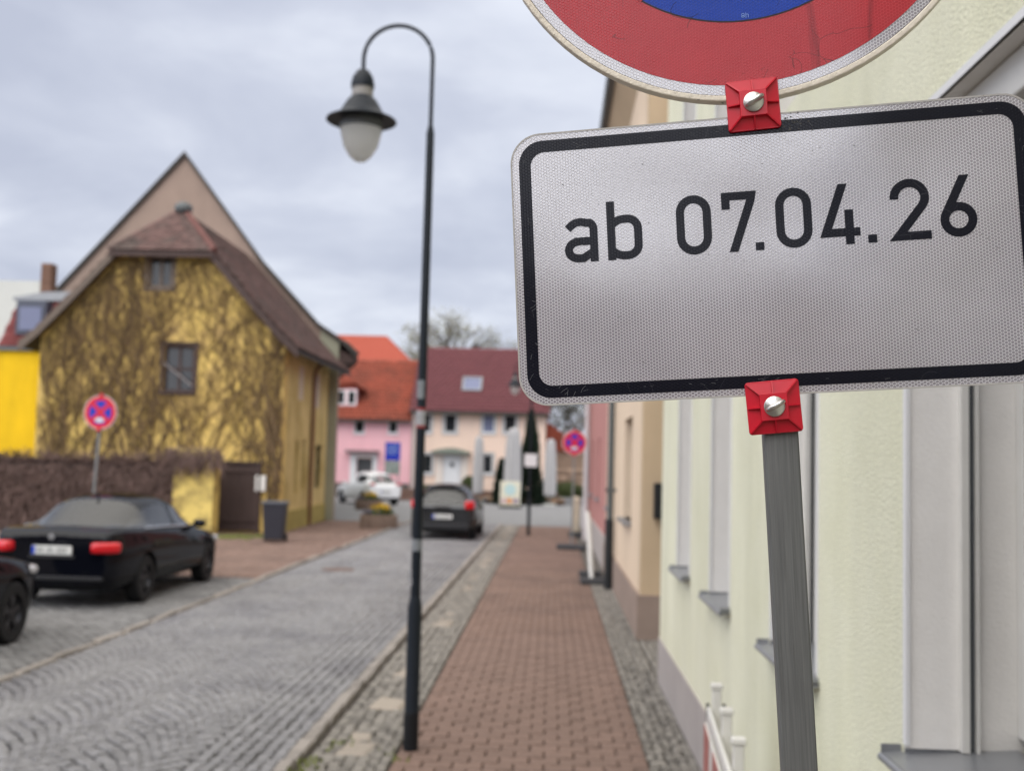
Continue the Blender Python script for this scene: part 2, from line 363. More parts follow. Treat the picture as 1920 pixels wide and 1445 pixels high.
M['galv'] = mat('galvanised_pole', lin(140,142,142,K), .5, .1, 12, metal=.3)
M['rubber_foot'] = mat('recycled_rubber_foot', lin(78,78,80,K), .9, .2, 20, .5, 60)
M['sign_red'] = mat('distant_sign_red', lin(214,26,50,K), .45, .03, 9)
M['sign_blue'] = mat('distant_sign_blue', lin(20,50,176,K), .45, .03, 9)
M['sign_white'] = mat('distant_sign_white', lin(225,222,222,K), .5, .03, 9)
M['hedge_core'] = mat('hedge_core_brown', lin(70,58,54,K), .95, .3, 9)  # dark brown body of the hedge behind its twigs
M['twig'] = mat('brown_dry_twigs', lin(132,110,102,K), .9, .15, 4, island=.6)
M['vine'] = mat('bare_vine_stems', lin(128,106,78,K), .9, .2, 4, island=.35)
M['bark'] = mat('grey_brown_bark', lin(110,104,96,K), .9, .2, 6)
M['bark_dark'] = mat('dark_bark', lin(76,72,68,K), .9, .2, 6)
M['leaf_spring'] = mat('spring_leaves', (.20,.19,.11), .7, .2, 2, island=.4)
M['leaf_dark'] = mat('conifer_needles', (.018,.032,.018), .8, .2, 2, island=.5)
M['leaf_box'] = mat('evergreen_leaves', (.05,.065,.02), .8, .2, 2, island=.5)
M['moss'] = mat('moss_tufts', (.13,.15,.035), .9, .2, 9, island=.4)
M['flower_y'] = mat('yellow_flowers', lin(225,185,50,K), .7, .1, 9, island=.2)
M['flower_v'] = mat('violet_flowers', lin(130,110,150,K), .7, .1, 9, island=.2)
M['leaf_green'] = mat('planter_leaves', (.08,.11,.04), .7, .2, 9, island=.4)
M['palisade'] = mat('brown_concrete_palisade', lin(126,108,96,K), .9, .15, 9, island=.15)
M['parasol'] = mat('light_grey_parasol_cloth', lin(186,184,184,K), .85, .06, 6)
M['rock'] = mat('sandstone_rock', lin(150,124,102,K), .9, .15, 3, island=.3)
for q_, a_ in (('peach_wall', .06), ('tan_wall', .08), ('brown_plinth', .12), ('red_wall', .07), ('pink_wall', .05), ('apricot_wall', .05), ('yellow_bright', .12), ('taupe', .07), ('greygreen', .1), ('yellow_flank', .14), ('plinth_grey', .10)): streaks(M[q_], a_, (2, 2, .5))
M['wall_stone'] = mat('tan_rubble_stone', lin(170,146,126,K), .9, .15, 3, island=.3)

# ------------------------------------------------------------------ ground, roads
def struct(name, mb, mt): return prop(mb.build(name, mt), kind='structure')
g = MB(); g.add([(-600,-300,-.12),(600,-300,-.12),(600,900,-.12),(-600,900,-.12)], [(0,1,2,3)]); struct('ground', g, M['asphalt'])
def slab(name, x0, x1, y0, y1, z, mt, bottom=-.119):
    mb = MB(); mb.box(x0, x1, y0, y1, bottom, z, 0); return struct(name, mb, mt)
road = slab('road', -4.76, -1.78, -12, 37.3, -.045, M['soil'])
verge = slab('kerb_strip', -1.776, -1.035, -12, 37.3, -.04, M['soil'], -.117)
walk = slab('sidewalk', -1.03, .70, -12, 37.3, -.03, M['soil'], -.115)
mos = slab('cobble_strip', .704, 1.06, -12, 37.3, -.035, M['soil'], -.113)
mos2 = slab('passage', 1.064, 5.2, 10.4, 13.2, -.038, M['soil'], -.111)
bay = slab('parking_bay', -7.9, -4.88, -12, 18.5, -.045, M['soil'], -.109)
kerbl = slab('kerb_line', -4.876, -4.764, -12, 37.3, -.05, M['soil'], -.107)
walkl = slab('left_sidewalk', -17, -4.88, 18.504, 37.3, -.03, M['soil'], -.105)
walkb = slab('garden_verge', -17, -7.904, -12, 18.5, -.02, M['soil'], -.103)
sq = MB(); sq.box(-60, 60, 37.304, 61, -.1, -.012); struct('junction_road', sq, M['asphalt'])

def cobble_mesh(name, mt, seed, round_=.16):
    r = np.random.default_rng(seed); P = []
    for z, s in ((-.5, .96), (.25, 1.0), (.5, 1-2*round_)):
        for a, b in ((-.5,-.5),(.5,-.5),(.5,.5),(-.5,.5)):
            P.append((a*s + r.normal()*.03, b*s + r.normal()*.03, z + (r.normal()*.04 if z == .5 else 0)))
    F = []
    for k in range(2):
        for i in range(4): F.append((k*4+i, k*4+(i+1) % 4, (k+1)*4+(i+1) % 4, (k+1)*4+i))
    F.append((8, 9, 10, 11))
    me = bpy.data.meshes.new(name); me.from_pydata(P, [], F); me.materials.append(mt)
    return me, np.array(P), np.array(F)

def lay(parent, name, stones, mt, hgt=.06, near=300, seed=1, round_=.14):
    """stones: array rows x, y, ztop, sx, sy, rot. The nearest ones in view are single objects, the rest one stuff mesh"""
    st = np.array(stones, float); vis = (st[:,1] > 6.9)
    d = np.where(vis, st[:,1]*1.0 + np.abs(st[:,0]+.1)*.25, 1e6 - st[:,1])
    inview = vis & (st[:,0] > -0.485*st[:,1]) & (st[:,0] < .43*st[:,1])
    d = np.where(inview, d, 1e6); order = np.argsort(d, kind='stable')
    sing = order[:min(near, len(st))]; rest = order[min(near, len(st)):]
    meshes = [cobble_mesh(name, mt, seed*10+k, round_) for k in range(5)]
    pi = parent.matrix_world.inverted()
    for n, i in enumerate(sing):
        x, y, z, sx, sy, rot = st[i]
        o = bpy.data.objects.new(name, meshes[n % 5][0]); o.parent = parent; COL.objects.link(o)
        o.location = (x, y, z - hgt/2 + rng.normal()*.0025); o.scale = (sx, sy, hgt); o.rotation_euler = (rng.normal()*.018, rng.normal()*.018, rot)
    if len(rest) == 0: return
    s = st[rest]; k = rng.integers(0, 5, len(s))
    P = np.stack([m[1] for m in meshes])[k]
    P = P * np.stack([s[:,3], s[:,4], np.full(len(s), hgt)], 1)[:, None, :]
    P[:,:,2] += P[:,:,0]*rng.normal(0, .018, len(s))[:,None] + P[:,:,1]*rng.normal(0, .018, len(s))[:,None]
    c, sn = np.cos(s[:,5]), np.sin(s[:,5]); X = P[:,:,0]*c[:,None] - P[:,:,1]*sn[:,None]; Y = P[:,:,0]*sn[:,None] + P[:,:,1]*c[:,None]
    V = np.stack([X + s[:,0:1], Y + s[:,1:2], P[:,:,2] + (s[:,2] - hgt/2 + rng.normal(0, .0025, len(s)))[:,None]], 2).reshape(-1, 3)
    F = (meshes[0][2][None] + (np.arange(len(s))*12)[:,None,None]).reshape(-1, 4)
    o = np_mesh(name + '_field', V, F, mt, parent); o['kind'] = 'stuff'

# road: small granite setts in segmental arcs, straight gutter courses along the right edge
st = []
Wc = .80; x0 = -4.74
for c in range(3):
    for k in range(int(32/.092)):
        for i in range(9):
            u = (i+.25+.5*(k % 2))/9*Wc; ph = PI*(u/Wc - .5)
            y = 6.2 + k*.092 + .29*math.cos(ph) + rng.normal()*.005; sl = -.29*math.sin(ph)*PI/Wc
            x = x0 + c*Wc + u + rng.normal()*.004
            if y > 37: continue
            cr = .012*math.cos((x + 3.3)/1.6*PI/2)
            st.append((x, y, .002 + cr*.6, Wc/9*1.0*math.hypot(1, sl*.5)*.93*rng.uniform(.9, 1.04), .084*rng.uniform(.86, 1.0)/math.hypot(1, sl*.5), math.atan(sl)))
for j in range(6):
    x = -2.34 + .05 + j*.094; y = 6.2 + rng.random()*.1
    while y < 37:
        l = rng.uniform(.10, .16); st.append((x + rng.normal()*.003, y + l/2, -.006*(j > 3), .083, l*.92, rng.normal()*.02)); y += l
lay(road, 'cobblestone', st, M['cobble'], .07, 300, 1)
# kerb strip on the right of the road
st = []; sk = []; sm = []
y = 6.2
while y < 37:
    l = rng.uniform(.16, .34); sk.append((-1.70 + rng.normal()*.004, y+l/2, .028, .10, l*.95, rng.normal()*.01)); y += l
y = 6.2
while y < 37:
    l = rng.uniform(.22, .5)
    if rng.random() < (.75 if 6.9 < y < 8.2 else .28): st.append((-1.33 + rng.normal()*.02, y+l/2, .012+rng.normal()*.004, rng.uniform(.13, .25), l*.93, rng.normal()*.12))
    y += l
y = 6.2
while y < 37:
    for xx in (-1.57, -1.48, -1.39, -1.30, -1.22): sm.append((xx + rng.normal()*.008, y+.05 + rng.normal()*.01, -.008 + (0.012 if xx > -1.5 else 0), .078, .086, rng.normal()*.12))
    y += .1
y = 6.2
while y < 37:
    for xx in (-1.145, -1.075): sm.append((xx + rng.normal()*.004, y+.04 + rng.normal()*.006, .012, .062, .068, rng.normal()*.1))
    y += .075
lay(verge, 'kerb_stone', sk, M['kerb'], .09, 200, 2, .08)
lay(verge, 'granite_slab', st, M['slab'], .07, 120, 3, .10)
lay(verge, 'sett', sm, M['mosaic'], .06, 300, 4)
# kerb line between road and parking bay
sk = []; y = 6.2
while y < 37:
    l = rng.uniform(.75, 1.0); sk.append((-4.82, y+l/2, .02 if y < 18 else .04, .085, l*.975, 0)); y += l
lay(kerbl, 'kerb_stone', sk, M['kerb'], .1, 60, 5, .05)
# parking bay setts
st = []
for j in range(int((18.45-7.5)/.105)):
    for i in range(int(3.0/.15)):
        st.append((-7.88 + (i+.5+.5*(j % 2))*.15 + rng.normal()*.004, 7.55 + j*.105, .0, .137*rng.uniform(.9, 1.03), .092*rng.uniform(.9, 1.03), rng.normal()*.03))
st = [s for s in st if s[0] < -4.95]
lay(bay, 'bay_sett', st, M['cobble_dark'], .06, 300, 6)
# mosaic setts by the right wall and in the passage
st = []
for j in range(int(13.5/.072)):
    for i in range(5):
        x = .738 + i*.068; st.append((x + rng.normal()*.008, 6.4 + j*.072 + rng.normal()*.01, .004 + rng.normal()*.003, .058*rng.uniform(.8, 1.1), .058*rng.uniform(.85, 1.1), rng.normal()*.25))
lay(mos, 'mosaic_stone', st, M['mosaic'], .05, 300, 7)
st = []
for j in range(int(2.7/.075)):
    for i in range(50):
        st.append((1.1 + i*.075 + rng.normal()*.008, 10.45 + j*.075 + rng.normal()*.008, .002, .062, .062, rng.normal()*.2))
lay(mos2, 'mosaic_stone', st, M['mosaic'], .05, 120, 8)
# left red sidewalk, rectangular pavers
st = []
for j in range(int(18.5/.17)):
    for i in range(int(12/.2)):
        x = -16.8 + (i+.5*(j % 2))*.2
        if x > -4.98: continue
        y = 18.62 + j*.17
        if y > 29.4 and x < -7.5: continue
        st.append((x, y, -.002, .192, .162, rng.normal()*.01))
lay(walkl, 'paver', st, M['paver'], .05, 0, 9, .04)
# right sidewalk: interlocking double-T pavers
def paver_poly(w=.196, l=.161):
    a, b, c = w/2, l/2, .016
    return [(-a, -b), (-a*.45, -b+.0), (-a*.2, -b+c), (a*.2, -b+c), (a*.45, -b), (a, -b), (a, b), (a*.45, b), (a*.2, b-c), (-a*.2, b-c), (-a*.45, b), (-a, b)]
def paver_np(up):
    a, b = .097, .079
    base = [(-a,-b+.012),(-a*.6,-b-.008),(-a*.1,-b-.008),(a*.35,-b+.012),(a,-b+.012),(a,b+.012),(a*.35,b+.012),(-a*.1,b-.008),(-a*.6,b-.008),(-a,b+.012)]
    P = []
    for z, k in ((-.05, 1), (-.009, 1), (0, .89)):
        P += [(x*k, y*k, z) for x, y in base]
    return np.array(P)
PV = paver_np(True); n10 = 10
PF = [(k*n10+i, k*n10+(i+1) % n10, (k+1)*n10+(i+1) % n10, (k+1)*n10+i) for k in range(2) for i in range(n10)]
top = [(20,21,22,29),(22,23,28,29),(23,24,27,28),(24,25,26,27)]
PF = np.array(PF + top)
pv_me = bpy.data.meshes.new('paver'); pv_me.from_pydata(PV.tolist(), [], PF.tolist()); pv_me.materials.append(M['paver'])
sp_ = []; half = []
for j in range(int((37-6.4)/.166)):
    y = 6.45 + j*.166
    for i in range(8):
        x = -1.03 + .1017 + i*.2035 + (.1017 if j % 2 else 0)
        sp_.append((x + rng.normal()*.001, y + rng.normal()*.001, rng.normal()*.0022 + .004*math.sin(x*3+j*.13)))
    half.append((-.979 if j % 2 else .648, y, rng.normal()*.002))
sp_.sort(key=lambda s: s[1] + (abs(s[0]) * .05) + (100 if s[1] < 6.9 else 0))
for x, y, z in sp_[:300]:
    o = bpy.data.objects.new('paver', pv_me); o.parent = walk; COL.objects.link(o); o.location = (x, y, z); o.rotation_euler = (rng.normal()*.012, rng.normal()*.012, 0)
rs = np.array(sp_[300:]); V = (PV[None] + rs[:,None,:]); tilt = rng.normal(0, .012, (len(rs), 2)); V[:,:,2] += PV[None,:,0]*tilt[:,0:1] + PV[None,:,1]*tilt[:,1:2]
hv = (PV*np.array([.49, 1, 1]))[None] + np.array(half)[:,None,:]; V = np.concatenate([V, hv])
o = np_mesh('paver_field', V.reshape(-1, 3), (PF[None] + (np.arange(len(V))*30)[:,None,None]).reshape(-1, 4), M['paver'], walk); o['kind'] = 'stuff'
# drain cover in the road
mb = MB(); mb.lathe([(0, 0), (.29, 0), (.31, -.004), (.31, -.03)], 24)
d = mb.build('manhole_cover', mat('rusty_cast_iron', lin(110,92,84,K), .8, .15, 10), None); d.location = (-3.9, 20.2, .016); prop(d, 'round brown iron manhole cover set in the cobbled road', 'manhole cover')

# ------------------------------------------------------------------ the big sign in front
SF = Matrix.Translation((.2477, 1.2746, 2.2552)) @ Matrix.Rotation(-.1242, 4, 'Z') @ Matrix.Rotation(.0074, 4, 'X') @ Matrix.Rotation(-.0643, 4, 'Y')

def hex_sheet(name, cell, line, glossy=.25, sc=.00385, printed=False, scratch=None, rough=.3):
    m = bpy.data.materials.new(name); m.use_nodes = True; nt = m.node_tree; N = nt.nodes.new; L = nt.links.new
    p = nt.nodes['Principled BSDF']; tc = N('ShaderNodeTexCoord')
    def VM(op, a=None, b=None, s=None):
        n = N('ShaderNodeVectorMath'); n.operation = op
        for i, q in ((0, a), (1, b)):
            if q is None: continue
            if isinstance(q, tuple): n.inputs[i].default_value = q
            else: L(q, n.inputs[i])
        if s is not None: n.inputs['Scale'].default_value = s
        return n
    def MA(op, a, b=None, c=None):
        n = N('ShaderNodeMath'); n.operation = op
        for i, q in ((0, a), (1, b), (2, c)):
            if q is None: continue
            if isinstance(q, (int, float)): n.inputs[i].default_value = q
            else: L(q, n.inputs[i])
        return n.outputs[0]
    s0 = N('ShaderNodeSeparateXYZ'); L(tc.outputs['Object'], s0.inputs[0])
    cb = N('ShaderNodeCombineXYZ')      # swapped so that flat-topped cells stack in vertical columns
    L(MA('DIVIDE', s0.outputs[2], sc), cb.inputs[0]); L(MA('DIVIDE', s0.outputs[0], sc), cb.inputs[1])
    pp = VM('ADD', cb.outputs[0], (500, 866.0254, 0)).outputs[0]
    r = (1, 1.7320508, 1); h = (.5, .8660254, 0)
    a = VM('SUBTRACT', VM('MODULO', pp, r).outputs[0], h).outputs[0]
    b = VM('SUBTRACT', VM('MODULO', VM('SUBTRACT', pp, h).outputs[0], r).outputs[0], h).outputs[0]
    la = VM('LENGTH', a).outputs['Value']; lb = VM('LENGTH', b).outputs['Value']
    sel = MA('LESS_THAN', la, lb)
    mx = N('ShaderNodeMix'); mx.data_type = 'VECTOR'; L(sel, mx.inputs[0]); L(b, mx.inputs[4]); L(a, mx.inputs[5])
    ab = VM('ABSOLUTE', mx.outputs[1]).outputs[0]; sx = N('ShaderNodeSeparateXYZ'); L(ab, sx.inputs[0])
    dd = MA('MAXIMUM', sx.outputs[0], VM('DOT_PRODUCT', ab, (.5, .8660254, 0)).outputs['Value'])   # 0 centre .. .5 edge
    ln = N('ShaderNodeMapRange'); ln.interpolation_type = 'SMOOTHSTEP'; ln.inputs['From Min'].default_value = .34; ln.inputs['From Max'].default_value = .46; L(dd, ln.inputs[0])
    col = N('ShaderNodeMix'); col.data_type = 'RGBA'; L(ln.outputs[0], col.inputs[0]); col.inputs[6].default_value = (*cell, 1); col.inputs[7].default_value = (*line, 1)
    # grime and wear
    n1 = N('ShaderNodeTexNoise'); n1.inputs['Scale'].default_value = 9; n1.inputs['Detail'].default_value = 8; n1.inputs['Roughness'].default_value = .65; L(tc.outputs['Object'], n1.inputs['Vector'])
    mr = N('ShaderNodeMapRange'); mr.inputs['From Min'].default_value = .3; mr.inputs['From Max'].default_value = .7; mr.inputs['To Min'].default_value = .90; mr.inputs['To Max'].default_value = 1.07; L(n1.outputs[0], mr.inputs[0])
    sc_ = VM('SCALE', col.outputs[2]); L(mr.outputs[0], sc_.inputs['Scale']); cur = sc_.outputs[0]
    if scratch:
        scol, stretch, thr, ssc = scratch
        mp = N('ShaderNodeMapping'); mp.inputs['Scale'].default_value = stretch; mp.inputs['Rotation'].default_value = (0, .25, 0); L(tc.outputs['Object'], mp.inputs[0])
        n2 = N('ShaderNodeTexNoise'); n2.inputs['Scale'].default_value = ssc; n2.inputs['Detail'].default_value = 7; n2.inputs['Roughness'].default_value = .62; n2.inputs['Distortion'].default_value = .9; L(mp.outputs[0], n2.inputs['Vector'])
        m2 = N('ShaderNodeMapRange'); m2.inputs['From Min'].default_value = thr; m2.inputs['From Max'].default_value = thr + .10; L(n2.outputs[0], m2.inputs[0])
        mm = N('ShaderNodeMix'); mm.data_type = 'RGBA'; L(m2.outputs[0], mm.inputs[0]); L(cur, mm.inputs[6]); mm.inputs[7].default_value = (*scol, 1); cur = mm.outputs[2]
        # fine hairline scratches
        v = N('ShaderNodeTexVoronoi'); v.feature = 'DISTANCE_TO_EDGE'; v.inputs['Scale'].default_value = 16
        w = N('ShaderNodeTexNoise'); w.inputs['Scale'].default_value = 7; L(tc.outputs['Object'], w.inputs['Vector'])
        av = VM('ADD', tc.outputs['Object'], VM('SCALE', w.outputs['Color'], None, .35).outputs[0]).outputs[0]; L(av, v.inputs['Vector'])
        c1 = MA('LESS_THAN', v.outputs['Distance'], .012)
        n3 = N('ShaderNodeTexNoise'); n3.inputs['Scale'].default_value = 11; L(tc.outputs['Object'], n3.inputs['Vector'])
        c2 = MA('MULTIPLY', MA('MULTIPLY', c1, MA('GREATER_THAN', n3.outputs[0], .56)), .7)
        mm = N('ShaderNodeMix'); mm.data_type = 'RGBA'; L(c2, mm.inputs[0]); L(cur, mm.inputs[6]); mm.inputs[7].default_value = (*[q*.55 for q in scol], 1); cur = mm.outputs[2]
    L(cur, p.inputs['Base Color'])
    p.inputs['Roughness'].default_value = rough; p.inputs['Specular IOR Level'].default_value = glossy
    p.inputs['Coat Weight'].default_value = .10; p.inputs['Coat Roughness'].default_value = .08
    # cell relief plus slow waviness of the sheet
    nw = N('ShaderNodeTexNoise'); nw.inputs['Scale'].default_value = 3.2; nw.inputs['Detail'].default_value = 1; L(tc.outputs['Object'], nw.inputs['Vector'])
    hh = MA('ADD', MA('MULTIPLY', ln.outputs[0], .00022 if not printed else .00012), MA('MULTIPLY', nw.outputs[0], .010))
    bp = N('ShaderNodeBump'); bp.inputs['Strength'].default_value = 1.0; bp.inputs['Distance'].default_value = 1.0; L(hh, bp.inputs['Height'])
    L(bp.outputs[0], p.inputs['Normal']); L(bp.outputs[0], p.inputs['Coat Normal'])
    return m
HX_W = hex_sheet('reflective_sheet_white', lin(143,138,147,.82), lin(204,200,206,.84), 1.95, rough=.14)
HX_R = hex_sheet('reflective_sheet_red', lin(172,26,38,.95), lin(190,44,54,.95), .35, scratch=(lin(128,8,24), (5.5, 1, .9), .62, 4.0))
HX_B = hex_sheet('reflective_sheet_blue', lin(18,58,158,.95), lin(22,68,182,.95), .15, scratch=(lin(12,26,74), (3, 1, 3), .66, 5.0))
HX_K = hex_sheet('black_print', (.0045, .005, .011), (.005, .0055, .012), .12, rough=.18, printed=True, scratch=(lin(60,60,70), (2, 1, 2), .74, 14))
CREAM = mat('chipped_cream_rim', lin(236,226,210,K*1.1), .5, .08, 40, .4, 200, col2=lin(60,52,46), c2s=55, c2t=(.66,.70))
ALU = mat('sign_back_aluminium', (.32,.33,.34), .5, .05, 8, metal=.6)
POST = mat('scuffed_grey_post', lin(118,119,118,K), .5, .22, 60, .3, 120, metal=.25, stretch=(6, 6, .12), dist=.0004)
CLAMP = mat('red_clamp_plastic', lin(206,12,42,.88), .38, .06, 30, .08, 90, spec=.45, dist=.001)
ZINC = mat('zinc_plated_bolt', (.62,.61,.58), .3, .12, 90, .2, 150, metal=.95, dist=.001)

sign = thing('temporary_parking_sign', 'large close-up no-stopping sign with white date plate ab 07.04.26 on grey post', 'road sign')
sign.matrix_world = SF
def rrect(w, h, r, n=10):
    P = []
    for cx, cz, a0 in ((w/2-r, h/2-r, 0), (-w/2+r, h/2-r, 90), (-w/2+r, -h/2+r, 180), (w/2-r, -h/2+r, 270)):
        for k in range(n+1):
            a = R(a0 + 90*k/n); P.append((cx + r*math.cos(a), cz + r*math.sin(a)))
    return P
def plate_mb(P, y0, y1, cx=0, cz=0):
    mb = MB(); mb.prism([(x+cx, y1, z+cz) for x, z in P], (0, y0-y1, 0)); return mb
def ring_mb(Po, Pi, y0, y1, cx=0, cz=0):
    mb = MB(); n = len(Po); v = []
    for P, y in ((Po, y0), (Pi, y0), (Po, y1), (Pi, y1)): v += [(x+cx, y, z+cz) for x, z in P]
    f = []
    for i in range(n):
        j = (i+1) % n; f += [(i, j, n+j, n+i), (2*n+i, 3*n+i, 3*n+j, 2*n+j), (i, 2*n+i, 2*n+j, j), (n+i, n+j, 3*n+j, 3*n+i)]
    mb.add(v, f); return mb
def circ(r, n=96): return [(r*math.cos(2*PI*k/n), r*math.sin(2*PI*k/n)) for k in range(n)]
# front is -y
dp = plate_mb(rrect(.6035, .331, .036), -.001, .0012).build('date_plate', HX_W, sign, bevel=.0004)
ring_mb(rrect(.6045, .332, .0365), rrect(.6005, .328, .0345), -.0014, .0016).build('plate_edge', mat('worn_plate_edge', lin(190,186,182,K), .5, .12, 60, col2=lin(90,80,72), c2s=50, c2t=(.62,.68)), dp)
ring_mb(rrect(.584, .3135, .029), rrect(.555, .2845, .0165), -.0013, -.0009).build('black_border', HX_K, dp)
# lettering
H = .0712; sw = .1365*H
def stroke(pts, closed=False, w=sw):
    P = [Vector((p[0], p[1])) for p in pts]; n = len(P); Lf, Rt = [], []
    for i in range(n):
        if closed: a, b = P[i-1], P[(i+1) % n]; d1 = (P[i]-a).normalized(); d2 = (b-P[i]).normalized()
        else:
            d1 = (P[i]-P[i-1]).normalized() if i > 0 else (P[1]-P[0]).normalized(); d2 = (P[i+1]-P[i]).normalized() if i < n-1 else d1
        n1 = Vector((-d1.y, d1.x)); n2 = Vector((-d2.y, d2.x)); mm = (n1+n2).normalized(); k = min(1/max(mm.dot(n1), .3), 2.6)
        Lf.append(P[i] + mm*k*w/2); Rt.append(P[i] - mm*k*w/2)
    return Lf, Rt
def arc(cx, cy, rx, ry, a0, a1, n=12): return [(cx + rx*math.cos(R(a0+(a1-a0)*k/n)), cy + ry*math.sin(R(a0+(a1-a0)*k/n))) for k in range(n+1)]
def tangent6(w, h, q, a):
    cx, cy = w/2, q+a; px, py = w*.76, h*1.06; dx, dy = px-cx, py-cy; d = math.hypot(dx, dy); t = math.atan2(dy, dx) + math.acos(a/d)
    return ([(px, py), (cx + a*math.cos(t), cy + a*math.sin(t))], False)
def glyph(ch, w, h=H, s=sw):
    q = s/2; x = .757*h
    if ch == '0': a = w/2-q; return [(arc(w/2, h-q-a*1.0, a, a, 0, 180) + arc(w/2, q+a, a, a, 180, 360), True)]
    if ch == '7': return [([(q, .715*h), (q, h-q), (w-q*.9, h-q), (w-q*1.15, h-2.3*q), (.27*w, -.05*h)], False)]
    if ch == '4': return [([(.635*w, h*1.04), (q*1.3, .2*h), (w, .2*h)], False), ([(.735*w, .57*h), (.735*w, 0)], False)]
    if ch == '2': a = w/2-q*1.05; return [(arc(w/2, h-q-a, a, a, 184, 0, 14) + arc(w/2, h-q-a, a, a, 0, -38, 5)[1:] + [(q*1.6, q), (w, q)], False)]
    if ch == '6': a = w/2-q; return [(arc(w/2, q+a, a, a, 0, 360, 28)[:-1], True), tangent6(w, h, q, a)]
    if ch == '.': return [([(0, q*.95), (w, q*.95)], False)]
    if ch == 'a':
        a = w/2-q
        return [([(q*.9, x-2.6*q)] + arc(w/2-.02*w, x-q-a*.78, a*.93, a*.78, 138, 60, 7) + arc(w-q-a*.62, x-q-a*.62, a*.62, a*.62, 55, 0, 6) + [(w-q, 0)], False),
                ([(w-q, .445*x+q*.3), (.42*w, .445*x+q*.3)] + arc(.42*w, q+.222*x-q*.35, .42*w-q, .222*x-q*.35+q*.0+.0, 90, 270, 10) + [(w*.55, q), (w-q*1.1, q*2.6)], False)]
    if ch == 'b':
        return [([(q, 0), (q, h)], False), ([(q*1.2, x-2.3*q)] + arc(w*.5, x-q-.22*w, w*.5-q*1.3, .22*w, 140, 90, 4) + arc(w-q-.3*w, x-q-.3*w, .3*w, .3*w, 90, 0, 7) + arc(w-q-.3*w, q+.3*w, .3*w, .3*w, 0, -90, 7) + arc(w*.5, q+.22*w, w*.5-q*1.3, .22*w, -90, -140, 4) + [(q*1.2, 2.3*q)], False)]
    if ch == 'h': return [([(q, 0), (q, h)], False), ([(q*1.2, x-2.3*q)] + arc(w/2, x-q-.3*w, w/2-q, .3*w, 150, 0, 8) + [(w-q, 0)], False)]
    if ch == '8': a = w/2-q; return [(arc(w/2, h-q-a*.9, a*.9, a*.9, 0, 360, 20)[:-1], True), (arc(w/2, q+a, a, h-2*q-a*2.8, 0, 360, 20)[:-1], True)]
def put_glyph(ch, u0, w, v0, parent, mt, y=-.00135, h=H, s=sw, name='letter', rot=0):
    mb = MB(); lay_ = 0
    for pts, closed in glyph(ch, w, h, s):
        Lf, Rt = stroke(pts, closed, s); n = len(Lf); yy = y - .00006*lay_; lay_ += 1
        ro = lambda p: (u0 + p.x*math.cos(rot) - p.y*math.sin(rot), yy, v0 + p.x*math.sin(rot) + p.y*math.cos(rot))
        vs = [ro(p) for p in Lf] + [ro(p) for p in Rt]
        rngn = range(n if closed else n-1)
        for i in rngn:
            j = (i+1) % n; poly = [(Lf[i].x, Lf[i].y), (Rt[i].x, Rt[i].y), (Rt[j].x, Rt[j].y), (Lf[j].x, Lf[j].y)]
            ar_ = sum(poly[k][0]*poly[(k+1) % 4][1] - poly[(k+1) % 4][0]*poly[k][1] for k in range(4))
            if ar_ < 0: poly = poly[::-1]
            if not closed: poly = clip(poly, [(-1, -.0), (1, -.0), (1, h), (-1, h)])
            if len(poly) >= 3: mb.add([ro(Vector(p)) for p in poly], [tuple(range(len(poly)))])
    o = mb.build(name, mt, parent); return o
for ch, u, w in (('a', -.2402, .0404), ('b', -.1885, .0418), ('0', -.1062, .0410), ('7', -.0527, .0393), ('.', -.0155, .0098), ('0', .0089, .0411), ('4', .0586, .0448), ('.', .1114, .0100), ('2', .1374, .0441), ('6', .1919, .0401)):
    put_glyph(ch, u, w, .0042, dp, HX_K, name='character')
# scuffs and scratches from handling
mb = MB()
def scr(u, v, l, a, w=.00022):
    w *= .55; l *= .7
    d = Vector((math.cos(a), 0, math.sin(a))); n_ = Vector((-d.z, 0, d.x)); c = Vector((u, -.0016, v)); k = rng.uniform(-.3, .3)
    for q in range(4):
        p0 = c + d*(l*(q/4-.5)) + n_*k*l*((q/4-.5)**2); p1 = c + d*(l*((q+1)/4-.5)) + n_*k*l*(((q+1)/4-.5)**2); mb.add([p0+n_*w, p1+n_*w, p1-n_*w, p0-n_*w], [(0, 1, 2, 3)])
for k in range(46):
    e_ = k % 4; u, v = (rng.uniform(-.28, .28), rng.choice([-.149, .149]) + rng.normal()*.003) if e_ < 3 else (rng.choice([-.285, .285]) + rng.normal()*.003, rng.uniform(-.14, .14))
    scr(u, v, rng.uniform(.003, .012), rng.uniform(-.5, .5) + (0 if e_ < 3 else 1.3), rng.uniform(.00008, .0002))
for u, v in ((-.245, -.146), (-.235, -.151), (-.283, -.10), (-.281, -.05), (.036, .148), (.05, .152), (-.262, -.135)):
    for q in range(3): scr(u + rng.normal()*.006, v + rng.normal()*.004, rng.uniform(.006, .016), rng.uniform(0, 3), .0002)
o_ = mb.build('scratches', mat('pale_scratch', (.20,.20,.215), .6, 0), dp); o_['kind'] = 'stuff'
mb = MB()
for k in range(60): u, v = rng.uniform(-.27, .27), rng.uniform(-.13, .13); w_ = rng.uniform(.0003, .0011); mb.add([(u-w_, -.00128, v), (u, -.00128, v+w_*.7), (u+w_*1.3, -.00128, v+.0001), (u+.0001, -.00128, v-w_*.6)], [(0, 1, 2, 3)])
for k in range(26): u, v = .036 + rng.normal()*.009, .153 + rng.normal()*.006; w_ = rng.uniform(.0004, .0015); mb.add([(u-w_, -.00165, v), (u, -.00165, v+w_*.9), (u+w_*1.3, -.00165, v+.0001), (u+.0001, -.00165, v-w_*.6)], [(0, 1, 2, 3)])
o_ = mb.build('dirt_specks', mat('dirt_speck', (.07,.065,.06), .8, 0), dp); o_['kind'] = 'stuff'
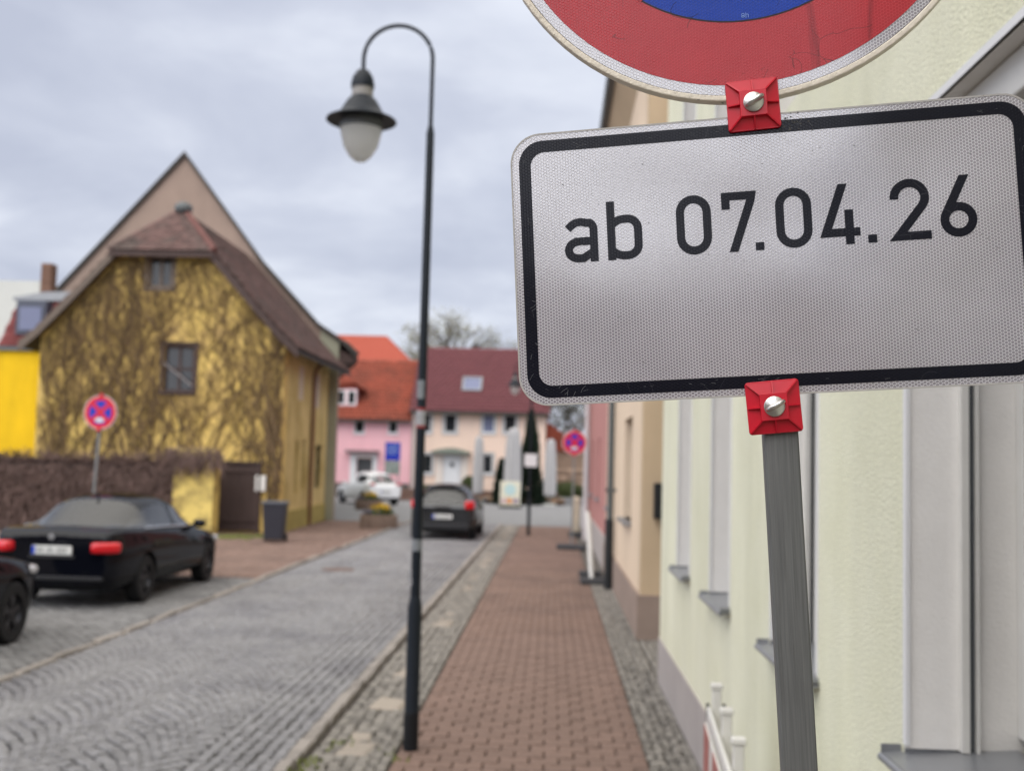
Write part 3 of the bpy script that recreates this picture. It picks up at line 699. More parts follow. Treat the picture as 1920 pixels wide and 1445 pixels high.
# round plate
CX_, CZ_ = -.016, .487
rp = plate_mb(circ(.300), -.001, .0012, CX_, CZ_).build('round_plate', HX_W, sign)
ring_mb(circ(.3035), circ(.2965), -.0042, .012, CX_, CZ_).build('rim', CREAM, rp, bevel=.0015)
ring_mb(circ(.2965), circ(.2957), -.0018, -.0008, CX_, CZ_).build('rim_seam', mat('dark_seam', (.05,.045,.04), .8, 0), rp)
ring_mb(circ(.2835), circ(.2065), -.0014, -.0009, CX_, CZ_).build('red_ring', HX_R, rp)
plate_mb(circ(.2055), -.0013, -.0009, CX_, CZ_).build('blue_field', HX_B, rp)
ring_mb(circ(.2072), circ(.2052), -.0016, -.0010, CX_, CZ_).build('print_line', mat('dark_print_line', (.02,.01,.02), .5, 0), rp)
for k in (1, -1):
    mb = MB(); mb.obox((CX_, -.0017 - .0001*k, CZ_), (math.cos(PI/4), 0, k*math.sin(PI/4)), (0, 1, 0), (-k*math.sin(PI/4), 0, math.cos(PI/4)), .205, .0003, .036); mb.build('red_bar', HX_R, rp)
FN = mat('faint_print', lin(120,150,210), .5, 0)
put_glyph('8', -.0175, .0040, .2840, rp, FN, y=-.0017, h=.0062, s=.0007, name='character', rot=.0)
put_glyph('h', -.0125, .0036, .2842, rp, FN, y=-.0017, h=.0062, s=.0007, name='character', rot=.0)
# post
mb = MB(); mb.prism([(x+.0015, z, -2.262) for x, z in [(a, b+.0225) for a, b in rrect(.0395, .040, .003, 4)]], (0, 0, 3.05))
post = mb.build('post', POST, sign, smooth=True)
# scuffs: a few raised hairline scratches
mb = MB()
for k in range(26):
    x = .0015 + rng.uniform(-.017, .017); z = -.22 - rng.random()*.42; l = rng.uniform(.01, .10)
    mb.box(x, x+.00025, .00225, .0026, z-l, z)
mb.build('scratches', mat('bright_scratch', (.16,.16,.16), .4, 0, metal=.3), post)['kind'] = 'stuff'
def clampn(cx, cz, rot, bolt_rot):
    r0 = Matrix.Rotation(rot, 3, 'Y'); C0 = Vector((cx, -.0015, cz))
    T = lambda x, d, z: tuple(C0 + r0 @ Vector((x, -d, z)))
    mb = MB(); a, b, h0, h1 = .0300, .0155, .0035, .0125
    rp_ = rrect(.0610, .0610, .004, 4)
    mb.prism([T(x, 0, z) for x, z in rp_], r0 @ Vector((0, -h0, 0)))
    # recessed pyramid faces
    mb.add([T(-a+.001, h0+.0002, -a+.001), T(a-.001, h0+.0002, -a+.001), T(a-.001, h0+.0002, a-.001), T(-a+.001, h0+.0002, a-.001),
            T(-b, h1-.0065, -b), T(b, h1-.0065, -b), T(b, h1-.0065, b), T(-b, h1-.0065, b)], [(0,1,5,4),(1,2,6,5),(2,3,7,6),(3,0,4,7)])
    mb.prism([T(x, .001, z) for x, z in rrect(.0315, .0315, .0012, 3)], r0 @ Vector((0, -h1+.001, 0)))
    o = mb.build('clamp', CLAMP, sign, bevel=.0007)
    rb = MB()
    def rib(x0, z0, x1, z1, w=.0009):
        d = Vector((x1-x0, 0, z1-z0)).normalized(); s = Vector((-d.z, 0, d.x))*w
        lo = [(x0+s.x, z0+s.z), (x0-s.x, z0-s.z), (x1-s.x, z1-s.z), (x1+s.x, z1+s.z)]
        hs = [h0+.0026, h0+.0026, h1-.0002, h1-.0002]
        rb.add([T(x, .002, z) for x, z in lo] + [T(x, hh, z) for (x, z), hh in zip(lo, hs)], [(0,3,2,1),(4,5,6,7),(0,1,5,4),(1,2,6,5),(2,3,7,6),(3,0,4,7)])
    for sx, sz in ((1,1),(1,-1),(-1,1),(-1,-1)): rib(sx*(a-.0012), sz*(a-.0012), sx*(b-.0005), sz*(b-.0005))
    for sx, sz in ((1,0),(-1,0),(0,1),(0,-1)): rib(sx*(a-.0006), sz*(a-.0006), sx*(b-.0005), sz*(b-.0005), .0007)
    rb.build('rib', CLAMP, o)
    bt = MB(); bt.lathe([(0, 0), (.0118, 0), (.0118, -.0022), (.0108, -.003), (0, -.003)], 40, axis='y')
    vs = [tuple(C0 + r0 @ (Vector((v[0], v[1]-h1-.0002, v[2])))) for v in bt.v]; b2 = MB(); b2.add(vs, bt.f)
    bo = b2.build('bolt', ZINC, o, smooth=True, bevel=.0003)
    wg = MB(); wg.ell((0, 0, 0), .0124, .0095, .0033, 24, 12, pw=.7)
    rr = r0 @ Matrix.Rotation(bolt_rot, 3, 'Y')
    w2 = MB(); w2.add([tuple(C0 + r0 @ Vector((.0012, -h1-.003, .0008)) + rr @ Vector(v)) for v in wg.v], wg.f); w2.build('wing_head', ZINC, bo, smooth=True)
clampn(-.0098, .1772, R(-1.5), R(-26))
clampn(-.0056, -.1798, R(-2.5), R(-24))
mb = MB(); mb.box(-.30, .30, -.2, .24, -2.33, -2.26); mb.build('foot', M['rubber_foot'], sign, bevel=.01)

# ------------------------------------------------------------------ pale green house on the right (nearest wall)
GX = 1.05
gh = thing('pale_green_house', 'pale green roughcast house with white window reveals filling the right side, nearest the camera', 'house', (GX, 3, 0), absolute=True)
wy = [(2.37, 3.31), (4.37, 5.29), (6.49, 7.31), (8.36, 9.20), (.2, 1.15), (-2.4, -1.5), (-4.8, -3.9), (-8, -7.1)]
ops = []
for a, b in wy: ops += [(a+14, b+14, 1.17, 3.06), (a+14, b+14, 3.68, 5.45)]
mb = MB(); wall(mb, (GX, -14, 0), (0, 1, 0), (-1, 0, 0), 24.55, 7.2, [(o[0], o[1], o[2], o[3]) for o in ops], .40)
mb.box(GX+.402, 9, 10.2, 10.55, 0, 7.2)
mb.build('wall', M['plaster_green'], gh)
mb = MB(); mb.box(GX-.012, GX+.1, -14, 10.56, .0, .42); mb.build('plinth', M['plinth_grey'], gh)
mb = MB(); mb.box(GX+.41, GX+.45, -14, 10.1, 0, 7.2); mb.build('inner_wall', M['dark_room'], gh)
mb = MB(); mb.prism([(.55, -14.1, 7.2), (5, -14.1, 10.6), (9.5, -14.1, 7.2)], (0, 24.9, 0)); mb.build('roof', M['tile_red'], gh)
for wi, (a, b) in enumerate(wy):
    for lv, (z0, z1) in enumerate(((1.22, 3.06), (3.68, 5.45))):
        if wi > 4 and lv == 1: continue
        # white plaster lining of the opening (jambs, head) with corner bead
        mb = MB()
        mb.box(GX+.400, GX+.401+.03, a+.02, b-.02, z0, z1)
        w = MB()
        xr = GX+.317
        for p, q in ((a+.004, a+.07), (b-.07, b-.004)): w.box(xr, xr+.06, p, q, z0+.03, z1-.20)
        w.box(xr, xr+.06, a+.07, b-.07, z0+.03, z0+.11); w.box(xr, xr+.06, a+.07, b-.07, z1-.28, z1-.20)
        w.box(xr+.005, xr+.055, (a+b)/2-.035, (a+b)/2+.035, z0+.11, z1-.28)
        wo = w.build('window', M['pvc'], gh, bevel=.004)
        mb = MB(); mb.box(xr+.02, xr+.03, a+.068, b-.068, z0+.108, z1-.278); mb.build('pane', M['glass'], wo)
        mb = MB()
        for p, q in ((b-.014, b+.0), (a, a+.014)):
            mb.box(GX-.003, GX+.40, p, q, z0-.01, z1)
        mb.box(GX-.003, GX+.40, a+.014, b-.014, z1-.014, z1)
        mb.build('reveal', M['reveal_white'], wo)
        mb = MB()
        for p, q in ((b-.024, b+.004), (a-.004, a+.024)): mb.box(GX-.006, GX+.006, p, q, z0, z1+.01)
        mb.box(GX-.006, GX+.006, a+.024, b-.024, z1-.014, z1+.01); mb.build('corner_bead', M['white_paint'], wo)
        mb = MB()   # shutter guides: white rail with a dark groove
        for p, s in ((b-.014, -1), (a+.014, 1)):
            y0, y1 = sorted((p, p+s*.028)); mb.box(GX+.150, GX+.172, y0, y1, z0-.012, z1-.125); mb.box(GX+.192, GX+.201, y0, y1, z0-.012, z1-.125)
        g_ = mb.build('shutter_guide', M['pvc'], wo)
        mb = MB()
        for p, s in ((b-.014, -1), (a+.014, 1)):
            y0, y1 = sorted((p, p+s*.010)); mb.box(GX+.172, GX+.192, y0, y1, z0-.012, z1-.125)
        mb.build('groove', M['rail_dark'], g_)
        mb = MB(); mb.box(GX+.055, GX+.315, a+.016, b-.016, z1-.125, z1-.018); mb.build('shutter_box', M['pvc'], wo, bevel=.006)
        if lv == 0:
            mb = MB(); y0, y1 = a-.03, b+.03
            mb.prism([(GX-.058, y0, z0-.040), (GX-.003, y0, z0-.034), (GX-.003, y0, z0-.026), (GX-.058, y0, z0-.032)], (0, y1-y0, 0))
            mb.prism([(GX-.003, a, z0-.034), (GX+.32, a, z0-.012), (GX+.32, a, z0-.004), (GX-.003, a, z0-.026)], (0, b-a, 0))
            mb.tube([(GX-.060, y0, z0-.046), (GX-.060, y1, z0-.046)], .0125, 10)
            mb.box(GX-.062, GX-.004, y1-.006, y1, z0-.045, z0-.008); mb.box(GX-.062, GX-.004, y0, y0+.006, z0-.045, z0-.008)
            mb.box(GX-.003, GX+.14, b-.008, b-.001, z0-.026, z0+.012); 
            mb.build('sill', M['sill_grey'], wo, smooth=True)

# ------------------------------------------------------------------ peach house and red house further along the right
def box_house(name, label, loc, X, Y0, Y1, Hh, mw, mside, ops, roofm, plinth=None, roof_over=.25, depth=8, ridge=3.5, mf=None):
    t = thing(name, label, 'house', loc, absolute=True)
    mb = MB(); wall(mb, (X, Y0+.3, 0), (0, 1, 0), (-1, 0, 0), Y1-Y0-.3, Hh, [(a-Y0-.3, b-Y0-.3, c, d) for a, b, c, d in ops], .35); mb.build('wall', mw, t)
    mb = MB(); mb.box(X+.0, X+depth, Y0, Y0+.299, 0, Hh); mb.box(X+.01, X+.2, Y1, Y1+.01, 0, Hh); mb.build('side_wall', mside, t)
    if plinth:
        mb = MB(); mb.box(X-.04, X+.1, Y0-.04, Y1, 0, plinth[0]); mb.box(X+.1, X+depth, Y0-.04, Y0+.1, 0, plinth[0]); mb.build('plinth', plinth[1], t)
    mb = MB(); mb.prism([(X-roof_over, Y0-.1, Hh+.02), (X+depth/2, Y0-.1, Hh+ridge), (X+depth+roof_over, Y0-.1, Hh+.02)], (0, Y1-Y0+.15, 0)); rf = mb.build('roof', roofm, t)
    for a, b, c, d in ops: window(t, (X, 0, 0), (0, 1, 0), (-1, 0, 0), (a, b, c, d), mf or M['wood_old'], M['glass'], rec=.16, cols=2, sill=M['sill_grey'])
    return t
ph = box_house('peach_house', 'light peach house with brown stone plinth and dark downpipe, second on the right', (1.07, 13.1, 0), 1.07, 13.1, 21.8, 7.75, M['peach_wall'], M['tan_wall'], [(14.9, 16.5, 1.28, 2.72), (14.9, 16.5, 4.6, 6.1), (19.6, 20.8, 1.28, 2.72)], M['roof_dark'], (.52, M['brown_plinth']), .0)
mb = MB(); mb.prism([(1.07, 12.9, 7.3), (.86, 12.9, 7.62), (.80, 12.9, 7.74), (1.07, 12.9, 7.74)], (0, 9.0, 0)); mb.build('cornice', M['tan_wall'], ph)
mb = MB(); mb.box(.68, .86, 12.85, 21.9, 7.742, 8.02); mb.build('gutter', M['fence_metal'], ph, bevel=.03)
mb = MB(); mb.tube([(.98, 18.55, 7.6), (.98, 18.55, 1.1), (.97, 18.5, .5), (.97, 18.4, .02)], .055, 10); dpz = mb.build('downpipe', M['fence_metal'], ph, smooth=True)
mb = MB(); mb.tube([(.965, 18.42, 1.15), (.965, 18.35, .01)], .072, 10); mb.build('pipe_foot', M['iron_black'], dpz, smooth=True)
mb = MB()
for z in (1.6, 3.4): mb.box(.90, 1.07, 18.48, 18.62, z, z+.06)
mb.build('bracket', M['fence_metal'], dpz)
mb = MB(); mb.box(1.20, 1.42, 12.94, 13.08, 1.42, 1.84); prop(mb.build('mailbox', M['iron_black'], None, bevel=.01), 'black mailbox on the tan side wall of the peach house', 'mailbox')
rh = box_house('red_house', 'dusky red house with pale downpipe, third along the right side', (1.07, 21.85, 0), 1.07, 21.85, 36.5, 6.4, M['red_wall'], M['red_wall'], [(25, 26.1, 1.3, 2.7), (29, 30.1, 1.3, 2.7)], M['tile_red'], (.65, M['plinth_grey']), .3)
mb = MB(); mb.tube([(.93, 30.2, 6.3), (.93, 30.2, .02)], .08, 10); mb.build('downpipe', M['pipe_pale'], rh, smooth=True)

# ------------------------------------------------------------------ old yellow house with vines
YF = 29.5; XL, XR = -14.2, -7.38; XC = (XL+XR)/2; EZ = 5.30
yh = thing('old_yellow_house', 'old ochre yellow gabled house overgrown with bare brown vines', 'house', (XC, YF, 0), absolute=True)
shape = [(0, 0), (XR-XL, 0), (XR-XL, EZ), (XR-XL-2.10, 7.6), (2.10, 7.6), (0, EZ)]
wo1 = (XL*-1-11.29, XL*-1-10.60, 6.62, 7.52); wo2 = (XL*-1-10.74, XL*-1-9.88, 3.76, 5.05)
mb = MB(); wall(mb, (XL, YF, 0), (1, 0, 0), (0, -1, 0), XR-XL, 7.6, [wo1, wo2], .4, shape); mb.build('wall', M['yellow_old'], yh)
fU = Vector((-.32, 7.0, 0)).normalized(); fN = Vector((7.0, .32, 0)).normalized()
fops = [(1.55, 2.0, 1.05, 2.55), (2.6, 3.15, 1.1, 2.6), (1.7, 2.5, 3.75, 4.75), (4.2, 5.4, 3.68, 4.75), (5.0, 6.2, 1.1, 2.5)]
mb = MB(); wall(mb, (XR, YF+.41, 0), fU, fN, 7.05, EZ, fops, .35); mb.build('flank_wall', M['yellow_flank'], yh)
mb = MB(); c = Vector((XR, YF+.41, 0)) + fU*3.5 + fN*.02 + Vector((0, 0, .28)); mb.obox(c, fU, fN, (0, 0, 1), 3.52, .03, .28); mb.build('plinth', mat('mossy_plinth', lin(168,152,84,K), .9, .2, 3, .4, 20), yh)
mb = MB(); mb.box(XL, XL+.3, YF+.41, YF+7.2, 0, EZ); mb.build('side_wall', M['yellow_old'], yh)
# front windows: rough boarded old frames
w = window(yh, (XL, YF, 0), (1, 0, 0), (0, -1, 0), wo1, M['wood_old'], M['glass'], .08, .09, 2, 1, surround=M['wood_old'])
w = window(yh, (XL, YF, 0), (1, 0, 0), (0, -1, 0), wo2, M['wood_dark'], M['glass'], .10, .08, 2, 2, sill=M['wood_dark'], surround=M['wood_dark'])
mb = MB(); mb.obox((XL+(wo2[0]+wo2[1])/2, YF-.03, 4.25), Vector((.8, 0, -.6)), (0, 1, 0), Vector((.6, 0, .8)), .50, .015, .02); mb.build('loose_board', mat('grey_board', lin(140,134,132,K), .8, .1), w)
for i, o_ in enumerate(fops):
    boarded = i in (2, 3)
    if boarded:
        mb = MB(); c = Vector((XR, YF+.41, 0)) + fU*(o_[0]+o_[1])/2 - fN*.04 + Vector((0, 0, (o_[2]+o_[3])/2)); mb.obox(c, fU, fN, (0, 0, 1), (o_[1]-o_[0])/2, .02, (o_[3]-o_[2])/2); mb.build('shutter', mat('pale_shutter', lin(206,190,168,K), .8, .08, 3), yh)
    else: window(yh, (XR, YF+.41, 0), fU, fN, o_, mat('dark_green_paint', lin(58,70,46,K), .6, .1, 5), M['glass'], .12, .06, 1, 2)
mb = MB(); pb = Vector((XR, YF+.41, 0)) + fU*3.75 + fN*.09; mb.tube([pb + Vector((.25, 0, 5.1)), pb + Vector((.02, 0, 4.75)), pb + Vector((0, 0, 4.5)), pb + Vector((0, 0, .02))], .06, 8); mb.build('downpipe', M['pipe_rust'], yh, smooth=True)
# roof: two slopes with flared eaves, half hip at the front
def slope_roof(parent, side, y0, y1, prof, mt, thick=.12, edge=None):
    mb = MB(); n = len(prof)
    v = [(XC + side*x, y, z) for y in (y0, y1) for x, z in prof] + [(XC + side*x, y, z-thick) for y in (y0, y1) for x, z in prof]
    f = []
    for i in range(n-1):
        f += [(i, i+1, n+i+1, n+i), (2*n+i, 3*n+i, 3*n+i+1, 2*n+i+1), (i, 2*n+i, 2*n+i+1, i+1), (n+i, n+i+1, 3*n+i+1, 3*n+i)]
    f += [(0, n, 3*n, 2*n), (n-1, 3*n-1, 4*n-1, 2*n-1)]
    mb.add(v, f); return mb.build('roof', mt, parent)
profR = [(3.85, 4.98), (3.35, 5.42), (2.6, 6.22), (1.3, 7.66), (.0, 9.02)]
for side in (1, -1):
    r_ = slope_roof(yh, side, YF-.32, YF+7.3, profR[:4], M['roof_dark'])
    # upper part starts behind the hip
    mb = MB(); a = [(XC+side*1.3, YF-.32, 7.66), (XC, YF+1.15, 9.02), (XC, YF+7.3, 9.02), (XC+side*1.3, YF+7.3, 7.66)]
    mb.prism(a, (0, 0, -.1)); mb.build('roof', M['roof_dark'], yh)
    for (x1, z1), (x2, z2) in zip(profR, profR[1:]):
        L_ = math.hypot(x1-x2, z2-z1)
        ins = None
        if z1 > 7.5: ins = (lambda u, v, L_=L_: u > 1.5*v/L_)
        tiles(r_, (XC+side*x1, YF-.34, z1), (0, 1, 0), (side*(x2-x1), 0, z2-z1), 7.6, L_, .17, min(.16, L_/max(1, round(L_/.16))), M['tile_brown'], ins)
mb = MB(); hp = [(XC-1.42, YF-.42, 7.56), (XC+1.42, YF-.42, 7.56), (XC+.02, YF+1.15, 9.06), (XC-.02, YF+1.15, 9.06)]
mb.prism(hp, (0, 0, -.1)); hr = mb.build('hip_roof', M['roof_dark'], yh)
hipL = math.hypot(1.57, 1.5)
tiles(hr, (XC-1.45, YF-.44, 7.56), (1, 0, 0), (0, 1.57, 1.5), 2.9, hipL, .17, .15, M['tile_brown'], lambda u, v: abs(u-1.45) < 1.45*(1-v/hipL)+.05)
mb = MB(); mb.tube([(XC-1.46, YF-.44, 7.62), (XC, YF+1.15, 9.12)], .07, 8); mb.build('hip_ridge', M['tile_brown'], hr, smooth=True)
mb = MB(); mb.tube([(XC+1.46, YF-.44, 7.62), (XC, YF+1.15, 9.12)], .09, 8)
mb.build('hip_ridge', mat('reddish_ridge_tiles', lin(112,76,70,K), .9, .2, 5), hr, smooth=True)
mb = MB(); mb.ell((XC+.05, YF+1.0, 9.08), .26, .25, .20); mb.build('ridge_cap', M['fence_metal'], hr)
mb = MB(); mb.box(XC-1.45, XC+1.45, YF-.45, YF-.40, 7.42, 7.56); mb.build('eaves_board', M['wood_dark'], hr)
for side in (1, -1):
    mb = MB()
    for (x1, z1), (x2, z2) in zip(profR[:3], profR[1:4]):
        mb.prism([(XC+side*x1, YF-.34, z1+.02), (XC+side*x2, YF-.34, z2+.02), (XC+side*x2, YF-.34, z2-.24), (XC+side*x1, YF-.34, z1-.24)], (0, -.05, 0))
    mb.build('verge_board', M['wood_dark'] if side > 0 else M['wood_old'], yh)
# vines: one bare creeper over the gable
def vine_strands(n, seeds, zmax_fn, y, spread=.35, r0=.014, wob=.35, seed=3, seg=.16, plane='y'):
    r = np.random.default_rng(seed); V = []; F = []; k = 0
    for i in range(n):
        x, z, a = seeds(r); L_ = int(r.uniform(6, 26)); pts = []; ang = a; rad = r0*r.uniform(.5, 1.5)
        for j in range(L_):
            pts.append((x, z)); ang += r.normal()*wob; ang += (PI/2-ang)*.10
            x += math.cos(ang)*seg; z += math.sin(ang)*seg
            if not zmax_fn(x, z): break
        if len(pts) < 3: continue
        m = len(pts)
        dy = r.uniform(0, .06)
        for j, (px, pz) in enumerate(pts):
            q = rad*(1 - .6*j/m)
            dx = 1 if j == 0 else pts[j][0]-pts[j-1][0]; dz = 1 if j == 0 else pts[j][1]-pts[j-1][1]; l = math.hypot(dx, dz) or 1
            nx, nz = -dz/l*q, dx/l*q
            V += [(px+nx, y-dy, pz+nz), (px-nx, y-dy, pz-nz), (px, y-dy-q*1.6, pz)]
        for j in range(m-1):
            b = k + 3*j; F += [(b, b+3, b+5, b+2), (b+2, b+5, b+4, b+1), (b+1, b+4, b+3, b)]
        k += 3*m
    return V, F
def in_gable(x, z):
    return XL < x < XR+.05 and 0 < z < 7.5 and z < EZ-.1 + (min(x-XL, XR-x))*1.08 and not (XL+wo2[0]-.05 < x < XL+wo2[1]+.05 and wo2[2] < z < wo2[3]) and not (XL+wo1[0] < x < XL+wo1[1] and z > wo1[2])
def seeds_g(r):
    while True:
        u = r.random()
        if u < .24: x = XL + abs(r.normal())*1.8 + .1
        elif u < .36: x = -11.2 + r.normal()*.5
        elif u < .48: x = XR - .1 - abs(r.normal())*.12
        else: x = r.uniform(XL, XR)
        z = r.uniform(1.9, 7.2)
        if z < EZ + min(x-XL, XR-x) and XL < x < XR: return x, z, r.uniform(.5, 2.7)
V, F = vine_strands(1050, seeds_g, in_gable, YF-.005, seed=5, r0=.0095, wob=.28)
# thick main stems
def seeds_m(r): return (r.choice([-13.6, -12.6, -11.6, -11.0, -10.2, -9.4, -8.4, -7.55, -7.45, -7.42, -7.5, -7.4]) + r.normal()*.12, r.uniform(.5, 2.2), 1.57 + r.normal()*.3)
V2, F2 = vine_strands(130, seeds_m, in_gable, YF-.02, seed=8, r0=.021, wob=.2, seg=.22)
b = len(V); V += V2; F += [tuple(i+b for i in f) for f in F2]
cv = np_mesh('climbing_vine', V, F, M['vine']); prop(cv, 'bare brown climbing vine spread over the yellow gable wall', 'climbing plant')

# garden wall with hedge-like creeper, pillar, gate, bin, mailbox
HR = (-16.2, -9.80, 28.0)
hd = thing('creeper_hedge', 'long brown hedge-like mass of dry creeper in front of the yellow house', 'hedge', (-13, 28.1, 0), absolute=True)
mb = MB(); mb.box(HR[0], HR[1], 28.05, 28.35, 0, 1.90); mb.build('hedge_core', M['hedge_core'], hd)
V = []; F = []; k = 0
def twig(p, d, l, r, V, F, sag=.25):
    k = len(V); n = 4; p = np.array(p, float); d = np.array(d, float); d /= np.linalg.norm(d)
    s = np.cross(d, (0, 0, 1.0)); s /= (np.linalg.norm(s) + 1e-6); t = np.cross(d, s)
    for j in range(n+1):
        q = r*(1-.75*j/n); V += [tuple(p + s*q), tuple(p - s*q*.6 + t*q), tuple(p - s*q*.6 - t*q)]
        d = d + rng.normal(0, .22, 3); d[2] -= sag*.4; d /= np.linalg.norm(d); p = p + d*l/n
    for j in range(n):
        b = k + 3*j; F += [(b, b+3, b+4, b+1), (b+1, b+4, b+5, b+2), (b+2, b+5, b+3, b)]
for i in range(7200):
    x = rng.uniform(*HR[:2]); z = rng.uniform(.05, 2.0)**1.0; top_ = z > 1.75
    hump = 1.95 + .08*math.sin(x*1.7) + .06*math.sin(x*4.1) + .05*math.sin(x*9.3)
    z = min(z, hump); twig((x, 28.05 - rng.uniform(0, .12), z), (rng.normal()*.8, -.35 - rng.random()*.5, rng.normal()*.4 + (.7 if top_ else -.45)), rng.uniform(.15, .42), rng.uniform(.007, .017), V, F, .35)
V = [tuple(np.array(v) - np.array((-13, 28.1, 0))) for v in V]
o = np_mesh('twigs', V, F, M['twig'], hd); o['kind'] = 'stuff'
pl = thing('gate_pillar', 'yellow plastered wall pillar with dry creeper on top beside the wooden gate', 'pillar', (-9.24, 28.1, 0), absolute=True)
mb = MB(); mb.box(-9.77, -8.72, 27.95, 28.5, 0, 2.22); mb.build('pillar_body', mat('lemon_ochre_plaster', lin(236,210,122,K), .9, .10, 2, .5, 15, col2=lin(160,140,86,K), c2s=2.2, c2t=(.44,.64)), pl)
V = []; F = []
for i in range(1300):
    x = rng.uniform(-9.95, -8.65); twig((x, 27.93+rng.random()*.4, 2.0 + rng.uniform(-.15, .25) - (.0 if x > -9.5 else 0)), (rng.normal()*.7, -.6-rng.random()*.3, rng.normal()*.3 - .45), rng.uniform(.15, .7), rng.uniform(.006, .014), V, F, .6)
V = [tuple(np.array(v) - np.array((-9.24, 28.1, 0))) for v in V]
o = np_mesh('creeper', V, F, M['twig'], pl); o['kind'] = 'stuff'
gt = thing('wooden_gate', 'dark brown wooden board gate between the yellow pillar and the house', 'gate', (-8.45, 29.4, 0), absolute=True)
for i in range(6): 
    mb = MB(); x = -8.98 + i*.172; mb.box(x, x+.165, 29.40, 29.43, .06, 1.83 + (i % 2)*.008); mb.build('board', M['wood_dark'], gt)
mb = MB(); mb.box(-8.97, -7.95, 29.37, 29.40, 1.62, 1.76); mb.box(-8.97, -7.95, 29.37, 29.40, .3, .42); mb.box(-9.05, -8.985, 29.36, 29.49, 0, 1.92); mb.box(-7.945, -7.88, 29.36, 29.49, 0, 1.92); mb.box(-8.985, -7.945, 29.36, 29.49, 1.85, 1.92); mb.build('gate_frame', M['wood_dark'], gt)
mb = MB(); mb.box(-8.02, -7.74, 29.36, 29.49, 1.12, 1.55); o = mb.build('letterbox', M['mailbox'], None, bevel=.02); prop(o, 'white letterbox on the yellow wall right of the wooden gate', 'mailbox')
def bin_():
    t = thing('wheelie_bin', 'anthracite wheelie bin standing by the yellow house corner', 'waste bin', (-6.70, 26.45, 0), R(6))
    mb = MB(); a, b = .22, .27; v = [(-a,-.26,.08),(a,-.26,.08),(a,.24,.03),(-a,.24,.03),(-b,-.33,.92),(b,-.33,.92),(b,.30,.92),(-b,.30,.92)]
    mb.add(v, [(0,3,2,1),(4,5,6,7),(0,1,5,4),(1,2,6,5),(2,3,7,6),(3,0,4,7)]); mb.build('bin_body', M['bin_dark'], t, bevel=.02)
    mb = MB(); mb.box(-.30, .30, -.36, .33, .925, .985); mb.build('lid', mat('bin_lid', lin(92,96,104,K), .4, .05), t, bevel=.02)
    mb = MB(); mb.tube([(-.22, .36, .90), (.22, .36, .90)], .018, 8); mb.build('handle', M['bin_dark'], t)
    for s in (-1, 1):
        mb = MB(); mb.lathe([(0, -.025), (.1, -.025), (.1, .025), (0, .025)], 16, (s*.25, .26, .1), axis='x'); mb.build('wheel', M['rubber'], t)
bin_()

# ------------------------------------------------------------------ taupe gable house behind
tg = thing('taupe_gable_house', 'tall brown-grey gabled house rising behind the old yellow house', 'house', (-13, 37, 0), absolute=True)
yb = 37.0
poly = [(-18.9, yb, 0), (-7.42, yb, 0), (-7.42, yb, 6.15), (-8.1, yb, 6.55), (-10.1, yb, 8.65), (-13.05, yb, 12.42), (-17.4, yb, 7.42), (-18.9, yb, 5.9)]
mb = MB(); mb.prism(poly, (0, .35, 0)); mb.build('gable_wall', M['taupe'], tg)
SK = Vector((-4.2, 15, 0))
mb = MB(); mb.prism([(-8.06, yb-.03, 0), (-7.40, yb-.03, 0), (-7.40, yb-.03, 6.0), (-7.15, yb-.03, 6.05), (-7.15, yb-.03, 5.75+.2), (-8.06, yb-.03, 6.55)][:4] + [(-8.06, yb-.03, 6.5)], (0, .029, 0)); mb.prism([(-7.75, yb+.35, 0), (-7.43, yb+.35, 0), (-7.43, yb+.35, 6.0), (-7.75, yb+.35, 6.0)], SK*.98); mb.build('corner_wall', M['greygreen'], tg)
rp_ = [(-6.72, 5.62), (-7.2, 6.1), (-8.1, 6.68), (-10.1, 8.78), (-13.05, 12.6), (-17.4, 7.6), (-19.1, 5.9)]
mb = MB()
for (x1, z1), (x2, z2) in zip(rp_, rp_[1:]):
    mb.prism([(x1, yb-.14, z1), (x2, yb-.14, z2), (x2, yb-.14, z2-.16), (x1, yb-.14, z1-.16)], SK)
mb.build('roof', M['roof_dark'], tg)
mb = MB(); mb.prism([(-7.39, yb+.02, 5.35), (-6.75, yb+.02, 5.35), (-6.75, yb+.02, 5.50), (-7.39, yb+.02, 5.80)], SK*.97); mb.build('soffit', M['wood_dark'], tg)
tiles(tg, (-6.72, yb-.14, 5.64), tuple(SK), (-.48, 0, .48), 14.9, .66, .25, .3, mat('grey_old_tiles', lin(142,134,124,K), .85, .15, 5, island=.2))
mb = MB(); mb.box(-13.85, -13.5, 38.2, 38.6, 11.0, 12.1); mb.build('chimney', M['brick'], tg)

# ------------------------------------------------------------------ bright yellow house, far left
by = thing('bright_yellow_house', 'bright yellow house with dark red mansard roof at the far left', 'house', (-16.8, 34, 0), absolute=True)
mb = MB(); mb.box(-17.75, -14.6, 34, 40, 0, 5.25); mb.build('wall', M['yellow_bright'], by)
mb = MB(); mb.box(-17.9, -14.6, 33.85, 34.0, 5.22, 5.34); mb.build('gutter', M['fence_metal'], by)
mb = MB(); mb.add([(-17.75,34,5.34),(-14.6,34,5.34),(-14.6,40,5.34),(-17.75,40,5.34),(-17.45,34.6,6.9),(-14.6,34.6,6.9),(-14.6,39.4,6.9),(-17.45,39.4,6.9)], [(0,3,2,1),(4,5,6,7),(0,1,5,4),(1,2,6,5),(2,3,7,6),(3,0,4,7)])
mr_ = mb.build('mansard_roof', M['tile_mansard'], by)
tiles(mr_, (-17.7, 33.98, 5.36), (1, 0, 0), (0, .6, 1.56), 3.1, 1.66, .18, .18, M['tile_mansard'], lambda u, v: u > .05 + v*.15)
